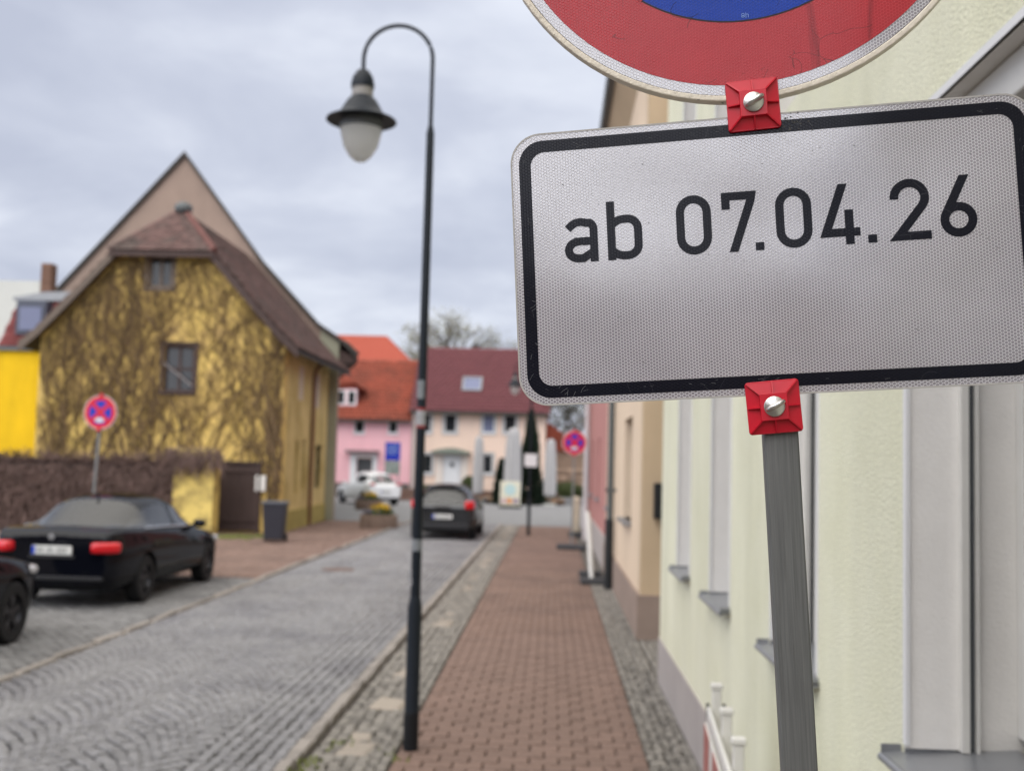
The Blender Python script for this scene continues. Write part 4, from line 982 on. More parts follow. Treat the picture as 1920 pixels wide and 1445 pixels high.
mb = MB(); mb.box(-17.55, -14.6, 34.4, 40, 6.9, 7.02); mb.prism([(-17.5, 34.5, 7.02), (-14.6, 34.5, 7.02), (-14.6, 34.5, 7.25), (-16.6, 34.5, 7.2)], (0, 5, 0)); mb.build('flat_roof', M['zinc'], by)
dm = MB(); dm.box(-17.2, -16.25, 33.98, 34.9, 5.75, 6.85); dmo = dm.build('dormer', mat('dark_slate_frame', lin(82,86,98,K), .6, .05), by)
mb = MB(); mb.box(-17.08, -16.37, 33.94, 33.976, 5.88, 6.62); mb.build('pane', M['glass_blue'], dmo)
mb = MB()
zz = 7.0
ch = MB(); ch.box(-16.95, -16.64, 35.0, 35.4, 6.9, 8.22); cho = ch.build('chimney', M['brick'], by)
for k in range(13):
    b_ = MB(); b_.box(-16.965 + .004*(k % 2), -16.625, 34.985, 35.415, 7.0+k*.095, 7.0+k*.095+.082); b_.build('brick_course', M['brick'], cho)
mb = MB(); mb.box(-24, -20.2, 42, 48, 0, 8.75); o = mb.build('concrete_building', M['concrete_pale'], None); prop(o, 'pale concrete building corner at the left edge behind the yellow house', 'building')

# ------------------------------------------------------------------ pink and apricot houses across the junction
def win(t, Y, x0, x1, z0, z1, **k): return window(t, (0, Y, 0), (1, 0, 0), (0, -1, 0), (x0, x1, z0, z1), k.pop('f', M['white_paint']), k.pop('g', M['glass']), **k)
pk = thing('pink_house', 'pink plastered house with red tiled roof and an eyebrow dormer across the junction', 'house', (-10.5, 62, 0), absolute=True)
pX0, pX1 = -15.5, -8.1
opp = [(-11.40, -10.75, 3.58, 4.38), (-9.45, -8.85, 3.62, 4.42), (-11.15, -10.25, .35, 2.22), (-14.3, -13.5, 1.4, 2.6)]
mb = MB(); wall(mb, (pX0, 62, 0), (1, 0, 0), (0, -1, 0), pX1-pX0, 4.5, [(a-pX0, b-pX0, c, d) for a, b, c, d in opp], .35); mb.build('wall', M['pink_wall'], pk)
mb = MB(); mb.box(pX0, -11.75, 61.9, 61.99, 0, .78); mb.box(-9.65, pX1, 61.9, 61.99, 0, .82); mb.build('plinth', mat('dark_grey_plinth', lin(108,102,98,K), .9, .1, 3), pk)
for o_ in opp[:2] + opp[3:]: win(pk, 62, *o_, rec=.1, cols=1, rows=1, fr=.09, sill=M['white_paint'])
mb = MB(); mb.box(-11.12, -10.28, 62.08, 62.14, .36, 2.2); d_ = mb.build('door', mat('dark_grey_door', lin(84,86,88,K), .6, .1, 4), pk)
mb = MB(); mb.box(-11.52, -11.16, 61.94, 61.995, .3, 2.42); mb.box(-10.24, -9.98, 61.94, 61.995, .3, 2.42); mb.box(-11.16, -10.24, 61.94, 61.995, 2.24, 2.42); mb.build('door_surround', M['white_paint'], pk)
mb = MB(); mb.box(-11.75, -9.85, 61.4, 61.99, 2.5, 2.66); mb.build('canopy', mat('grey_canopy', lin(150,128,130,K), .7, .1), pk, bevel=.03)
mb = MB(); mb.box(-11.5, -10.0, 61.3, 61.93, 0, .3); mb.build('doorstep', M['concrete_pale'], pk)
mb = MB(); mb.prism([(pX0-.1, 61.65, 4.36), (pX0-.1, 65.6, 8.15), (pX0-.1, 69.5, 4.36)], (pX1-pX0+.12, 0, 0)); pr = mb.build('roof', M['tile_red'], pk)
tiles(pr, (pX0-.1, 61.62, 4.38), (1, 0, 0), (0, 3.95, 3.79), pX1-pX0+.1, 5.4, .24, .3, M['tile_red'])
mb = MB(); mb.box(pX0, pX1, 61.5, 61.64, 4.26, 4.38); mb.build('gutter', M['roof_dark'], pk)
# eyebrow dormer
mb = MB(); mb.box(-12.55, -11.35, 62.35, 64.6, 4.9, 6.15); dmo = mb.build('dormer', M['pink_wall'], pk)
mb = MB(); pts = [(-13.0 + 2.1*k/12, 62.15, 6.14 + .52*math.sin(PI*k/12)) for k in range(13)]; mb.prism(pts + [(-10.9, 62.6, 6.06), (-13.0, 62.6, 6.06)], (0, 2.6, 0)); mb.build('dormer_roof', M['tile_red'], dmo)
for a in (-12.5, -11.9):
    window(dmo, (0, 62.34, 0), (1, 0, 0), (0, -1, 0), (a, a+.52, 5.22, 6.08), M['white_paint'], M['glass'], rec=.0, fr=.08, cols=1)
ob = thing('orange_roof_house', 'house with bright orange hipped roof rising behind the pink house', 'house', (-13, 76, 0), absolute=True)
mb = MB(); mb.box(-20, -9.8, 76, 84, 0, 7.6); mb.build('wall', M['apricot_wall'], ob)
mb = MB(); mb.add([(-20.5,75.6,7.5),(-9.2,75.6,8.1),(-9.2,84,8.1),(-20.5,84,7.5),(-18,79.5,11.25),(-12.4,79.5,11.25)], [(0,1,5,4),(1,2,5),(2,3,4,5),(3,0,4),(0,3,2,1)]); mb.build('roof', M['tile_orange'], ob)

ap = thing('apricot_house', 'apricot plastered house with wine red roof and white front door', 'house', (-4.3, 62, 0), absolute=True)
aX0, aX1 = -8.06, -.48
opa = [(-6.25, -5.5, 3.74, 4.86), (-4.07, -3.33, 3.78, 4.90), (-2.85, -2.1, 3.8, 4.9), (-7.6, -6.95, 3.72, 4.84), (-4.08, -3.38, 1.48, 2.62), (-7.5, -6.8, 1.4, 2.55), (-6.22, -5.18, .55, 2.58)]
mb = MB(); wall(mb, (aX0, 62, 0), (1, 0, 0), (0, -1, 0), aX1-aX0, 5.0, [(a-aX0, b-aX0, c, d) for a, b, c, d in opa], .35); mb.box(aX1-.3, aX1, 62.36, 70, 0, 5.0); mb.build('wall', M['apricot_wall'], ap)
for i, o_ in enumerate(opa[:6]):
    win(ap, 62, *o_, rec=.06, fr=.08, cols=1, sill=M['white_paint'], surround=mat('grey_window_surround', lin(186,186,184,K), .7, .05), g=(M['glass_blue'] if i == 1 else M['glass']), curtain=(M['curtain'] if i in (0, 2, 3) else None))
mb = MB(); mb.box(-6.12, -5.28, 61.94, 62.0, .56, 2.5); mb.box(-6.22, -5.18, 62.01, 62.05, .4, 2.58); d_ = mb.build('door', M['white_paint'], ap)
mb = MB(); mb.lathe([(0, 61.93), (.13, 61.93), (.13, 61.939)], 16, (-5.7, 0, 1.95), axis='y'); o = mb.build('door_window', M['glass'], d_); o.scale = (1, 1, 1)
mb = MB(); mb.box(-6.62, -6.24, 61.93, 61.99, .3, 2.62); mb.box(-5.16, -4.82, 61.93, 61.99, .3, 2.62); mb.build('door_surround', mat('cream_surround', lin(246,234,222,K), .8, .03), ap)
mb = MB(); pts = [(-6.85 + 2.2*k/10, 61.3, 2.68 + .22*math.sin(PI*k/10)) for k in range(11)]; mb.prism(pts + [(-4.65, 61.3, 2.6), (-6.85, 61.3, 2.6)], (0, .69, 0)); mb.build('canopy', mat('grey_green_canopy', lin(132,140,128,K), .6, .1), ap)
mb = MB(); mb.prism([(aX0-.12, 61.55, 4.92), (aX0-.12, 65.8, 8.98), (aX0-.12, 70, 4.92)], (aX1-aX0+.35, 0, 0)); ar = mb.build('roof', M['tile_wine'], ap)
tiles(ar, (aX0-.12, 61.5, 4.95), (1, 0, 0), (0, 4.25, 4.06), aX1-aX0+.33, 5.8, .34, .29, M['tile_wine'], th=.028)
mb = MB(); mb.box(aX0-.1, aX1+.2, 61.38, 61.54, 4.84, 4.96); mb.build('gutter', M['roof_dark'], ap)
sv = Vector((0, 4.25, 4.06)).normalized(); sn = Vector((0, -4.06, 4.25)).normalized()
sk_c = Vector((-4.78, 61.5, 4.95)) + sv*2.35 + sn*.10
mb = MB()
for (dx, ds, hx, hs) in ((-.52, 0, .05, .60), (.52, 0, .05, .60), (0, .56, .47, .05), (0, -.56, .47, .05)): mb.obox(sk_c + Vector((dx, 0, 0)) + sv*ds, (1, 0, 0), sv, sn, hx, hs, .06)
so = mb.build('skylight', M['zinc'], ar)
mb = MB(); mb.obox(sk_c, (1, 0, 0), sv, sn, .465, .505, .02); mb.build('pane', M['glass_blue'], so)
mb = MB(); mb.box(-5.1, -4.6, 66, 66.5, 8.4, 9.3); mb.build('chimney', M['roof_dark'], ap)
mb = MB(); mb.tube([(aX0+.12, 61.9, 4.9), (aX0+.12, 61.9, 0)], .06, 8); mb.build('downpipe', M['pipe_pale'], ap)
# steps and low terrace wall
tw = thing('terrace_wall', 'low reddish brown brick terrace wall before the apricot house', 'wall', (-4, 58.5, 0), absolute=True)
mb = MB(); mb.box(-8.4, .3, 58.5, 58.72, 0, .62); mb.build('wall_core', mat('dark_mortar', lin(90,78,72,K), .9, .1), tw)
V = []; F = []; q = np.array([(0,3,2,1),(4,5,6,7),(0,1,5,4),(1,2,6,5),(2,3,7,6),(3,0,4,7)])
for j in range(7):
    for i in range(34):
        x = -8.4 + (i + .5*(j % 2))*.255; c = np.array([x+.12-(-4), 58.48-58.5, .045+j*.088]); b = len(V)
        V += [tuple(c + np.array(d)*np.array([.12, .025, .04])) for d in ((-1,-1,-1),(1,-1,-1),(1,1,-1),(-1,1,-1),(-1,-1,1),(1,-1,1),(1,1,1),(-1,1,1))]; F += (q + b).tolist()
o = np_mesh('bricks', V, F, mat('terrace_brick', lin(136,108,96,K), .9, .12, 5, island=.25), tw); o['kind'] = 'stuff'
tr = MB(); tr.box(-8.4, 6, 58.73, 61.2, 0, .30); struct('terrace', tr, M['asphalt'])
for k in range(3):
    pass
mb = MB()
for k in range(46):
    x = rng.uniform(-4.2, .6); mb.ell((x, 57.6+rng.random()*.7, .12+rng.random()*.12), rng.uniform(.12,.3), .2, rng.uniform(.1,.22), 7, 5)
o = mb.build('rockery', M['rock'], None); prop(o, 'row of tan rocks edging the planting before the terrace wall', 'rocks', kind='stuff')

# outbuilding with orange roof and rubble wall at the right end of the street
ot = thing('stone_outbuilding', 'small tan stone building with orange roof beyond the right-hand no-stopping sign', 'building', (1.2, 68, 0), absolute=True)
mb = MB(); mb.box(-.3, 4, 68, 72, 0, 3.1); mb.build('wall', M['wall_stone'], ot)
mb = MB(); mb.prism([(-.6, 67.8, 4.9), (2.2, 67.8, 2.95), (-.6, 67.8, 2.95)], (0, 5, 0)); mb.build('roof', M['tile_red'], ot)
rw = thing('rubble_wall', 'tan rubble stone garden wall at the end of the street', 'wall', (1, 64, 0), absolute=True)
for k in range(60):
    b_ = MB(); i, j = k % 12, k//12; x = -.2 + (i+.5*(j % 2))*.34; b_.ell((x, 64+rng.normal()*.02, .2+j*.38), .18, .2, .2, 8, 6, pw=.7); b_.build('stone', M['wall_stone'], rw)

# ------------------------------------------------------------------ unseen houses behind the photographer, added and sized for the sign reflection
def back_house(loc, x0, x1, y0, y1, h, mw, label):
    t = thing('unseen_house', label, 'house', loc, absolute=True)
    mb = MB(); mb.box(x0, x1, y0, y1, 0, h); mb.build('wall', mw, t)
    mb = MB(); mb.prism([(x0-.3, y0, h), ((x0+x1)/2, y0, h+3.2), (x1+.3, y0, h)], (0, y1-y0, 0)); mb.build('roof', M['tile_brown'], t)
    for k in range(int((y1-y0)/3)):
        for z in (1.2, 3.8):
            g_ = MB(); y = y0+1+k*3; g_.box(x1-.02, x1+.03, y, y+1, z, z+1.4); g_.build('window', M['glass'], t)
back_house((-7.4, -20, 0), -17, -7.4, -38, -5, 7.6, M['taupe'], 'unseen brown-grey row house on the left behind the camera, added for the sign reflection')
back_house((0, -40, 0), -20, 12, -50, -40, 8.4, M['tan_wall'], 'unseen tan house closing the street behind the camera, added for the sign reflection')

# ------------------------------------------------------------------ street lamps
def lamp():
    t = thing('street_lamp', 'tall dark street lamp with swan-neck arm and bell-shaped head standing at the pavement edge', 'street lamp', (-.95, 7.80, 0), 0, 'swan-neck street lamps')
    mb = MB(); mb.lathe([(.053, .0), (.053, .235), (.0515, .24), (.0515, .985), (.036, 1.06)], 24); p = mb.build('post_base', M['lamp_paint'], t, smooth=True)
    mb = MB(); mb.lathe([(.0545, .0), (.0545, .26), (.052, .262)], 24); mb.build('base_sleeve', M['lamp_black'], p, smooth=True)
    mb = MB(); mb.lathe([(.036, 1.06), (.0365, 1.07), (.029, 4.40), (.017, 4.46)], 20); pl_ = mb.build('pole', M['lamp_paint'], t, smooth=True)
    pts = [(0, 0, 4.44), (0, 0, 4.95)] + [(-.255 + .255*math.cos(a), 0, 4.95 + .255*math.sin(a)) for a in [PI*k/20 for k in range(21)]][1:] + [(-.51, 0, 4.88)]
    mb = MB(); mb.tube(pts, .0155, 12); mb.build('arm', M['lamp_paint'], t, smooth=True)
    c = (-.51, 0, 0)
    mb = MB(); mb.lathe([(.010, 4.90), (.014, 4.875), (.045, 4.86), (.075, 4.81), (.086, 4.76), (.085, 4.73)], 28, c); hd_ = mb.build('head_cap', M['lamp_paint'], t, smooth=True)
    mb = MB(); mb.lathe([(.078, 4.74), (.078, 4.66)], 28, c); mb.build('neck', mat('lamp_neck_grey', lin(150,146,142,K), .5, .05), hd_, smooth=True)
    mb = MB(); mb.lathe([(.078, 4.665), (.105, 4.64), (.14, 4.58), (.165, 4.535), (.255, 4.49), (.258, 4.482), (.17, 4.500), (.14, 4.49)], 36, c); mb.build('shade', M['lamp_paint'], hd_, smooth=True)
    mb = MB(); mb.lathe([(.150, 4.50), (.158, 4.46), (.157, 4.42)], 28, c); mb.build('globe_collar', mat('collar_grey', lin(96,98,100,K), .5, .05), hd_, smooth=True)
    mb = MB(); mb.lathe([(.150, 4.43), (.146, 4.38), (.124, 4.29), (.080, 4.22), (.04, 4.185), (.0, 4.178)], 28, c); mb.build('globe', M['lamp_globe'], hd_, smooth=True)
    return t, pl_
lp, lpole = lamp()
l2 = copy_tree(lp); l2.location = (-.66, 31.9, 0); l2['label'] = 'distant swan-neck street lamp with white square sign and dark base, partly behind the date plate'
l2.scale = (.97, .97, .97)
# stickers only on the near lamp
def sticker(z, h, a0, a1, mt, r=.0335, nm='sticker'):
    mb = MB(); n = 8; v = []
    for zz in (z, z+h):
        for k in range(n+1): a = R(a0+(a1-a0)*k/n); v.append((r*math.cos(a), r*math.sin(a), zz))
    mb.add(v, [(k, k+1, n+2+k, n+1+k) for k in range(n)]); return mb.build(nm, mt, lpole, smooth=True)
sticker(2.27, .105, 180, 340, M['sticker_w'], .0352); sticker(2.375, .02, 180, 340, M['sticker_r'], .0353); sticker(2.25, .02, 180, 340, M['sticker_r'], .0353)
sticker(2.46, .13, 170, 300, M['sticker_g'], .0354); sticker(1.38, .08, 160, 380, M['sticker_g'], .0370); sticker(1.14, .05, 150, 230, M['sticker_w'], .0372)
mb = MB(); mb.box(-.055, -.03, -.02, .02, 1.16, 1.24); mb.build('paper_scrap', M['sticker_w'], lpole)
mb = MB(); mb.box(-.185, .185, -.055, -.045, 1.98, 2.35)
s2 = mb.build('square_sign', M['sign_white'], None, bevel=.02); s2.location = (-.64, 31.9, 0); prop(s2, 'small white square sign fixed to the distant lamp post', 'sign')

# ------------------------------------------------------------------ distant no-stopping signs
def nostop(label, loc, tilt, zc, zbase_plate, pole_mat, name='no_stopping_sign'):
    t = thing(name, label, 'road sign', loc, 0, 'round no-stopping signs'); t.rotation_euler = (0, tilt, R(-4))
    mb = MB(); mb.tube([(0, .03, 0), (0, .03, zc+.33)], .024, 10); mb.build('pole', pole_mat, t, smooth=True)
    f = plate_mb(circ(.30, 48), -.002, .002, 0, zc).build('round_plate', M['sign_white'], t)
    ring_mb(circ(.285, 48), circ(.205, 48), -.004, -.0022, 0, zc).build('red_ring', M['sign_red'], f)
    plate_mb(circ(.206, 48), -.0032, -.0022, 0, zc).build('blue_field', M['sign_blue'], f)
    for k in (1, -1):
        mb = MB(); mb.obox((0, -.0048-.0003*k, zc), (math.cos(PI/4), 0, k*math.sin(PI/4)), (0, 1, 0), (-k*math.sin(PI/4), 0, math.cos(PI/4)), .204, .0006, .037); mb.build('red_bar', M['sign_red'], f)
    mb = MB(); n = 20; mb.prism([(.082*math.cos(2*PI*k/n), -.0058, zc-.135+.040*math.sin(2*PI*k/n)) for k in range(n)], (0, -.001, 0)); mb.build('sticker', M['sign_white'], f)
    for s in (1, -1):
        mb = MB(); mb.obox((0, -.01, zc+s*.30), (1, 0, 0), (0, 1, 0), (0, 0, 1), .03, .012, .03); mb.build('clamp', M['sign_red'], f)
    return t
nostop('round red and blue no-stopping sign rising behind the parked black saloon', (-8.06, 18.9, 0), R(2.2), 2.74, 0, M['galv'])
t2 = nostop('round red and blue no-stopping sign beside the red house on the right', (.50, 27.0, 0), R(.5), 2.60, 0, M['galv'])
mb = MB(); mb.box(-.35, .35, -.22, .22, 0, .12); mb.build('foot', M['rubber_foot'], t2, bevel=.02)

# parking notice board by the pink house
t = thing('parking_board', 'blue parking board with grey-green lower panel before the pink house', 'sign', (-8.9, 59, 0), absolute=True)
mb = MB(); mb.box(-9.08, -8.26, 59, 59.03, 2.1, 3.08); bl = mb.build('blue_panel', M['sign_blue'], t)
mb = MB()
for z, a, b in ((2.86, -8.98, -8.36), (2.72, -8.98, -8.42), (2.58, -8.98, -8.38), (2.44, -8.98, -8.45)): mb.box(a, b, 58.985, 58.998, z, z+.07)
mb.build('pale_lines', mat('pale_blue_print', lin(130,150,205,K), .6, 0), bl)
mb = MB(); mb.box(-9.08, -8.26, 59, 59.03, 1.35, 2.08); mb.build('lower_panel', mat('grey_green_panel', lin(150,158,152,K), .7, .25, 6, col2=lin(100,112,104,K), c2s=4), t)
for x in (-9.0, -8.34): mb = MB(); mb.tube([(x, 59.07, 0), (x, 59.07, 3.1)], .03, 8); mb.build('post', M['galv'], t)

# ------------------------------------------------------------------ cars
def interp(x, pts):
    xs = [p[0] for p in pts]; ys = [p[1] for p in pts]; return float(np.interp(x, xs, ys))
def car(name, label, loc, rz, spec, paint, rimm, group=None):
    t = thing(name, label, 'car', loc, rz, group)
    L_, Wd = spec['L'], spec['W']/2; xs = spec['xs']; belt, roof, wp, wr, zb = spec['belt'], spec['roof'], spec['wp'], spec['wr'], spec['zb']
    secs = []
    for x in xs:
        b, r_, w, g_, z0 = interp(x, belt), interp(x, roof), interp(x, wp)*Wd, interp(x, wr)*Wd, interp(x, zb)
        r_ = max(r_, b+.012)
        tall = r_ - b > .1
        secs.append([(0, z0), (.75*w, z0), (.95*w, z0+.05), (w, z0+(b-z0)*.35), (w*1.0, z0+(b-z0)*.68), (.975*w, b-.06), (.93*w, b), (.90*w if tall else .86*w, b+.02 if tall else b+.004), (g_*1.0 if tall else .66*w, max(r_-.13, b+.03) if tall else b+.012), (g_*.80 if tall else .45*w, r_-.022 if tall else r_), (g_*.4 if tall else .22*w, r_+.008), (0, r_+.018)])
    n = len(secs[0]); V = []; F = []; MI = []
    for x, s in zip(xs, secs):
        V += [(x, y, z) for y, z in s]; V += [(x, -y, z) for y, z in s[1:-1]]
    ring = 2*n-2
    def idx(i, j, side): 
        if side > 0 or j in (0, n-1): return i*ring + j
        return i*ring + n + (j-1)
    gl = spec['glass_side']; rg = spec['glass_rear']; wg = spec['glass_front']
    for i in range(len(xs)-1):
        for j in range(n-1):
            for side in (1, -1):
                m = 0; xm = (xs[i]+xs[i+1])/2
                if j == 7 and any(a <= xm <= b for a, b in gl): m = 2
                if j in (9, 10) and rg[0] <= xm <= rg[1]: m = 1
                if j in (9, 10) and wg[0] <= xm <= wg[1]: m = 1
                if j == 8 and (rg[0] <= xm <= rg[1] or wg[0] <= xm <= wg[1]): m = 1
                q = (idx(i, j, side), idx(i+1, j, side), idx(i+1, j+1, side), idx(i, j+1, side))
                F.append(q if side < 0 else q[::-1]); MI.append(m)
    c0 = [idx(0, j, 1) for j in range(n)] + [idx(0, j, -1) for j in range(n-2, 0, -1)]; ce = [idx(len(xs)-1, j, 1) for j in range(n)] + [idx(len(xs)-1, j, -1) for j in range(n-2, 0, -1)]
    F += [tuple(c0), tuple(ce[::-1])]; MI += [0, 0]
    me = bpy.data.meshes.new('body'); me.from_pydata(V, [], F)
    for q in (paint, M['car_glass'], M['car_glass']): me.materials.append(q)
    me.polygons.foreach_set('material_index', MI)
    bm = bmesh.new(); bm.from_mesh(me); bmesh.ops.recalc_face_normals(bm, faces=bm.faces)
    cl = bm.edges.layers.float.new('crease_edge')
    for e in bm.edges:
        ms = {f.material_index for f in e.link_faces}
        if len(ms) > 1: e[cl] = .75
        if len(e.link_faces) == 2 and any(len(f.verts) > 6 for f in e.link_faces): e[cl] = .35
    bm.to_mesh(me); bm.free()
    tmp = bpy.data.objects.new('tmp', me); COL.objects.link(tmp)
    sd = tmp.modifiers.new('s', 'SUBSURF'); sd.levels = 2; sd.render_levels = 2
    # wheel arches
    cutters = []
    for wx in spec['wheels']:
        for s in (1, -1):
            cm = MB(); rr = spec['wr_']+.055; cm.lathe([(0, s*Wd-.30*s), (rr, s*Wd-.30*s), (rr, s*Wd+.2*s), (0, s*Wd+.2*s)], 28, (wx, 0, spec['wr_']), axis='y')
            co = cm.build('cut', M['black_plastic']); bm = bmesh.new(); bm.from_mesh(co.data); bmesh.ops.remove_doubles(bm, verts=bm.verts, dist=1e-5); bmesh.ops.recalc_face_normals(bm, faces=bm.faces); bm.to_mesh(co.data); bm.free()
            bo = tmp.modifiers.new('b', 'BOOLEAN'); bo.operation = 'DIFFERENCE'; bo.object = co; bo.solver = 'EXACT'; cutters.append(co)
    dg = bpy.context.evaluated_depsgraph_get(); ev = tmp.evaluated_get(dg); full = bpy.data.meshes.new_from_object(ev)
    bpy.data.objects.remove(tmp)
    for c in cutters: bpy.data.objects.remove(c)
    for idx_, nm in ((0, 'body'), (1, 'window_glass'), (2, 'side_window')):
        bm = bmesh.new(); bm.from_mesh(full)
        dele = [f for f in bm.faces if (f.material_index != idx_) and not (idx_ == 0 and f.material_index > 2)]
        bmesh.ops.delete(bm, geom=dele, context='FACES')
        m2 = bpy.data.meshes.new(nm); bm.to_mesh(m2); bm.free()
        for q in full.materials: m2.materials.append(q)
        while len(m2.materials) < 4: m2.materials.append(M['black_plastic'])
        m2.polygons.foreach_set('use_smooth', [True]*len(m2.polygons))
        o = bpy.data.objects.new(nm, m2); COL.objects.link(o); o.parent = t
        if idx_ == 0: body = o
        try: m2.set_sharp_from_angle(angle=R(50))
        except Exception: pass
    # seats
    s0 = spec['seat']
    for sx, sy in ((s0, .36), (s0, -.36)):
        mb = MB(); mb.ell((sx, sy, .80), .07, .23, .30, 14, 8, pw=.6); mb.ell((sx-.02, sy, 1.16), .045, .13, .09, 12, 6, pw=.7); mb.build('front_seat', M['seat_cloth'], t, smooth=True)
    mb = MB(); mb.ell((s0-.85, 0, .80), .09, .62, .28, 18, 8, pw=.5); mb.build('rear_seat', M['seat_cloth'], t, smooth=True)
    mb = MB(); mb.box(s0+.65, s0+1.0, -.66, .66, .55, .93); mb.build('dashboard', M['black_plastic'], t)
    # wheels
    for wx in spec['wheels']:
        for s in (1, -1):
            r = spec['wr_']; yc = s*(Wd-.12)
            mb = MB(); mb.lathe([(r*.62, -.10), (r*.93, -.105), (r, -.085), (r, .085), (r*.93, .105), (r*.62, .10), (r*.60, 0), (r*.62, -.10)], 32, (wx, yc, r), axis='y'); wh = mb.build('wheel', M['rubber'], t, smooth=True)
            mb = MB(); yo = yc + s*.075
            mb.lathe([(r*.64, yo-.02*s), (r*.60, yo), (r*.57, yo-.03*s), (r*.3, yo-.05*s)], 32, (wx, 0, r), axis='y')
            mb.lathe([(r*.3, yo-.05*s), (0, yo-.06*s)], 20, (wx, 0, r), axis='y')
            for k in range(5):
                a = 2*PI*k/5 + .3
                for da in (-.12, .12):
                    d = Vector((math.cos(a+da), 0, math.sin(a+da))); mb.obox(Vector((wx, yo-.01*s, r)) + d*r*.34, d, (0, 1, 0), d.cross(Vector((0, 1, 0))), r*.27, .012, .016)
            mb.ell((wx, yo-.01*s, r), r*.14, .02, r*.14, 12, 6)
            mb.build('rim', rimm, wh)
    return t, body
sal = dict(L=4.5, W=1.80, xs=[0, .03, .12, .35, .62, .80, 1.05, 1.32, 1.55, 1.9, 2.18, 2.26, 2.6, 2.95, 3.12, 3.35, 3.6, 3.9, 4.15, 4.35, 4.47, 4.5],
    belt=[(0, .93), (.1, 1.0), (.35, 1.02), (1.0, 1.0), (2.2, .96), (3.0, .92), (3.5, .86), (4.1, .78), (4.4, .66), (4.5, .60)],
    roof=[(0, .9), (.62, 1.02), (.85, 1.13), (1.32, 1.36), (1.6, 1.42), (2.0, 1.44), (2.3, 1.43), (2.6, 1.37), (2.95, 1.20), (3.35, .95), (3.6, .86), (4.5, .5)],
    wp=[(0, .80), (.12, .90), (.5, .975), (1, 1), (3.6, 1), (4.2, .95), (4.4, .87), (4.5, .76)], wr=[(.8, .70), (1.3, .68), (2, .70), (3, .74), (3.4, .80)],
    zb=[(0, .34), (.12, .22), (.5, .20), (4, .20), (4.35, .22), (4.5, .3)],
    glass_side=[(.9, 1.28), (1.34, 2.18), (2.26, 3.10)], glass_rear=(.62, 1.32), glass_front=(2.6, 3.35), wheels=(1.0, 3.72), wr_=.32, seat=2.05)
def plate(t, x, z, w=.52, sgn=-1, slope=0):
    mb = MB(); mb.box(x-.012, x+.012, -w/2, w/2, z-.055, z+.055); p = mb.build('number_plate', M['plate_white'], t, bevel=.004)
    mb = MB(); xx = x+sgn*.014; mb.box(xx-.001, xx+.001, w/2-.045, w/2-.004, z-.05, z+.05); mb.build('country_strip', M['plate_blue'], p)
    mb = MB()
    y = w/2-.07
    for k in range(7):
        wd = .035; 
        if k in (2, 4): y -= .03
        mb.box(xx-.001, xx+.001, y-wd, y, z-.032, z+.032); y -= wd+.014
    mb.build('characters', mat('soft_plate_print', lin(150,150,148,K), .6, 0), p)
def tail(t, x, y, z, rx, ry, rz, s, yaw=0): 
    mb = MB(); mb.ell((0, 0, 0), rx, ry, rz, 24, 12, pw=.38); o = mb.build('tail_light', M['tail_red'], t, smooth=True); o.location = (x, y*s, z); o.rotation_euler = (0, 0, yaw*s); return o
def mirror(t, x, y, z, mt):
    for s in (1, -1):
        mb = MB(); mb.ell((x, s*(y+.09), z), .07, .10, .065, 14, 8, pw=.8); mb.box(x-.02, x+.02, s*y-.05, s*y+.05, z-.05, z-.02); mb.build('mirror', mt, t, smooth=True)
HY = R(90)
b1, bb = car('black_saloon', 'black saloon car seen from behind, parked in the left bay below the no-stopping sign', (-6.42, 13.98, .0), HY, sal, M['car_black'], M['rim'], 'black cars parked on the left')
for s in (1, -1):
    tl = tail(b1, .10, .66, .80, .15, .19, .074, s, -.42)
    mb = MB(); mb.ell((.035, s*.60, .815), .10, .075, .030, 14, 8, pw=.5); mb.build('reverse_lamp', mat('pink_lamp_lens', lin(236,90,96,.9), .15, .05, 9, coat=.6), b1, smooth=True)
    mb = MB(); mb.box(-.028, -.022, -.12, .06, -.01, .03); 
plate(b1, -.008, .76); 
mb = MB(); mb.box(-.016, .01, -.30, .30, .66, .70); mb.build('plate_recess', M['black_plastic'], b1)
mb = MB(); mb.lathe([(0, -.002), (.04, -.002), (.04, .02), (0, .02)], 20, (.0, .02, .93), axis='x'); mb.build('round_badge', M['chrome'], b1)
mb = MB()
for k in range(5): mb.box(.008, .02, -.32+k*.045, -.29+k*.045, .885, .915)
mb.build('badge_lettering', M['chrome'], b1)
mb = MB(); mb.box(-.02, .1, -.68, .68, .38, .43); mb.build('bumper_trim', M['black_plastic'], b1, bevel=.01)
mirror(b1, 2.95, .86, .98, M['car_black'])
mb = MB(); mb.tube([(1.36, 0, 1.40), (1.30, 0, 1.47)], [.025, .008], 8); mb.build('roof_antenna', M['black_plastic'], b1)
for s in (1, -1):
    for x in (1.62, 2.45): mb = MB(); mb.box(x, x+.18, s*.885-.012, s*.885+.02, .80, .83); mb.build('door_handle', M['car_black'], b1, bevel=.008)
    mb = MB(); mb.tube([(.95, s*.838, 1.012), (1.6, s*.850, 1.004), (2.3, s*.848, .978), (3.0, s*.832, .950)], .015, 6); mb.build('window_trim', M['chrome'], b1)
    mb = MB(); mb.ell((4.24, s*.68, .66), .16, .17, .075, 14, 8, pw=.7); mb.build('headlight', M['head_glass'], b1, smooth=True)
c2, cb2 = car('black_car', 'black car at the left edge with only its front right corner and wheel in view', (-6.50, 7.72, 0), HY, dict(sal, belt=[(0, .95), (.35, 1.04), (2.2, 1.0), (3.0, .97), (3.5, .92), (4.1, .84), (4.4, .70), (4.5, .62)]), M['car_black'], M['rim'], 'black cars parked on the left')
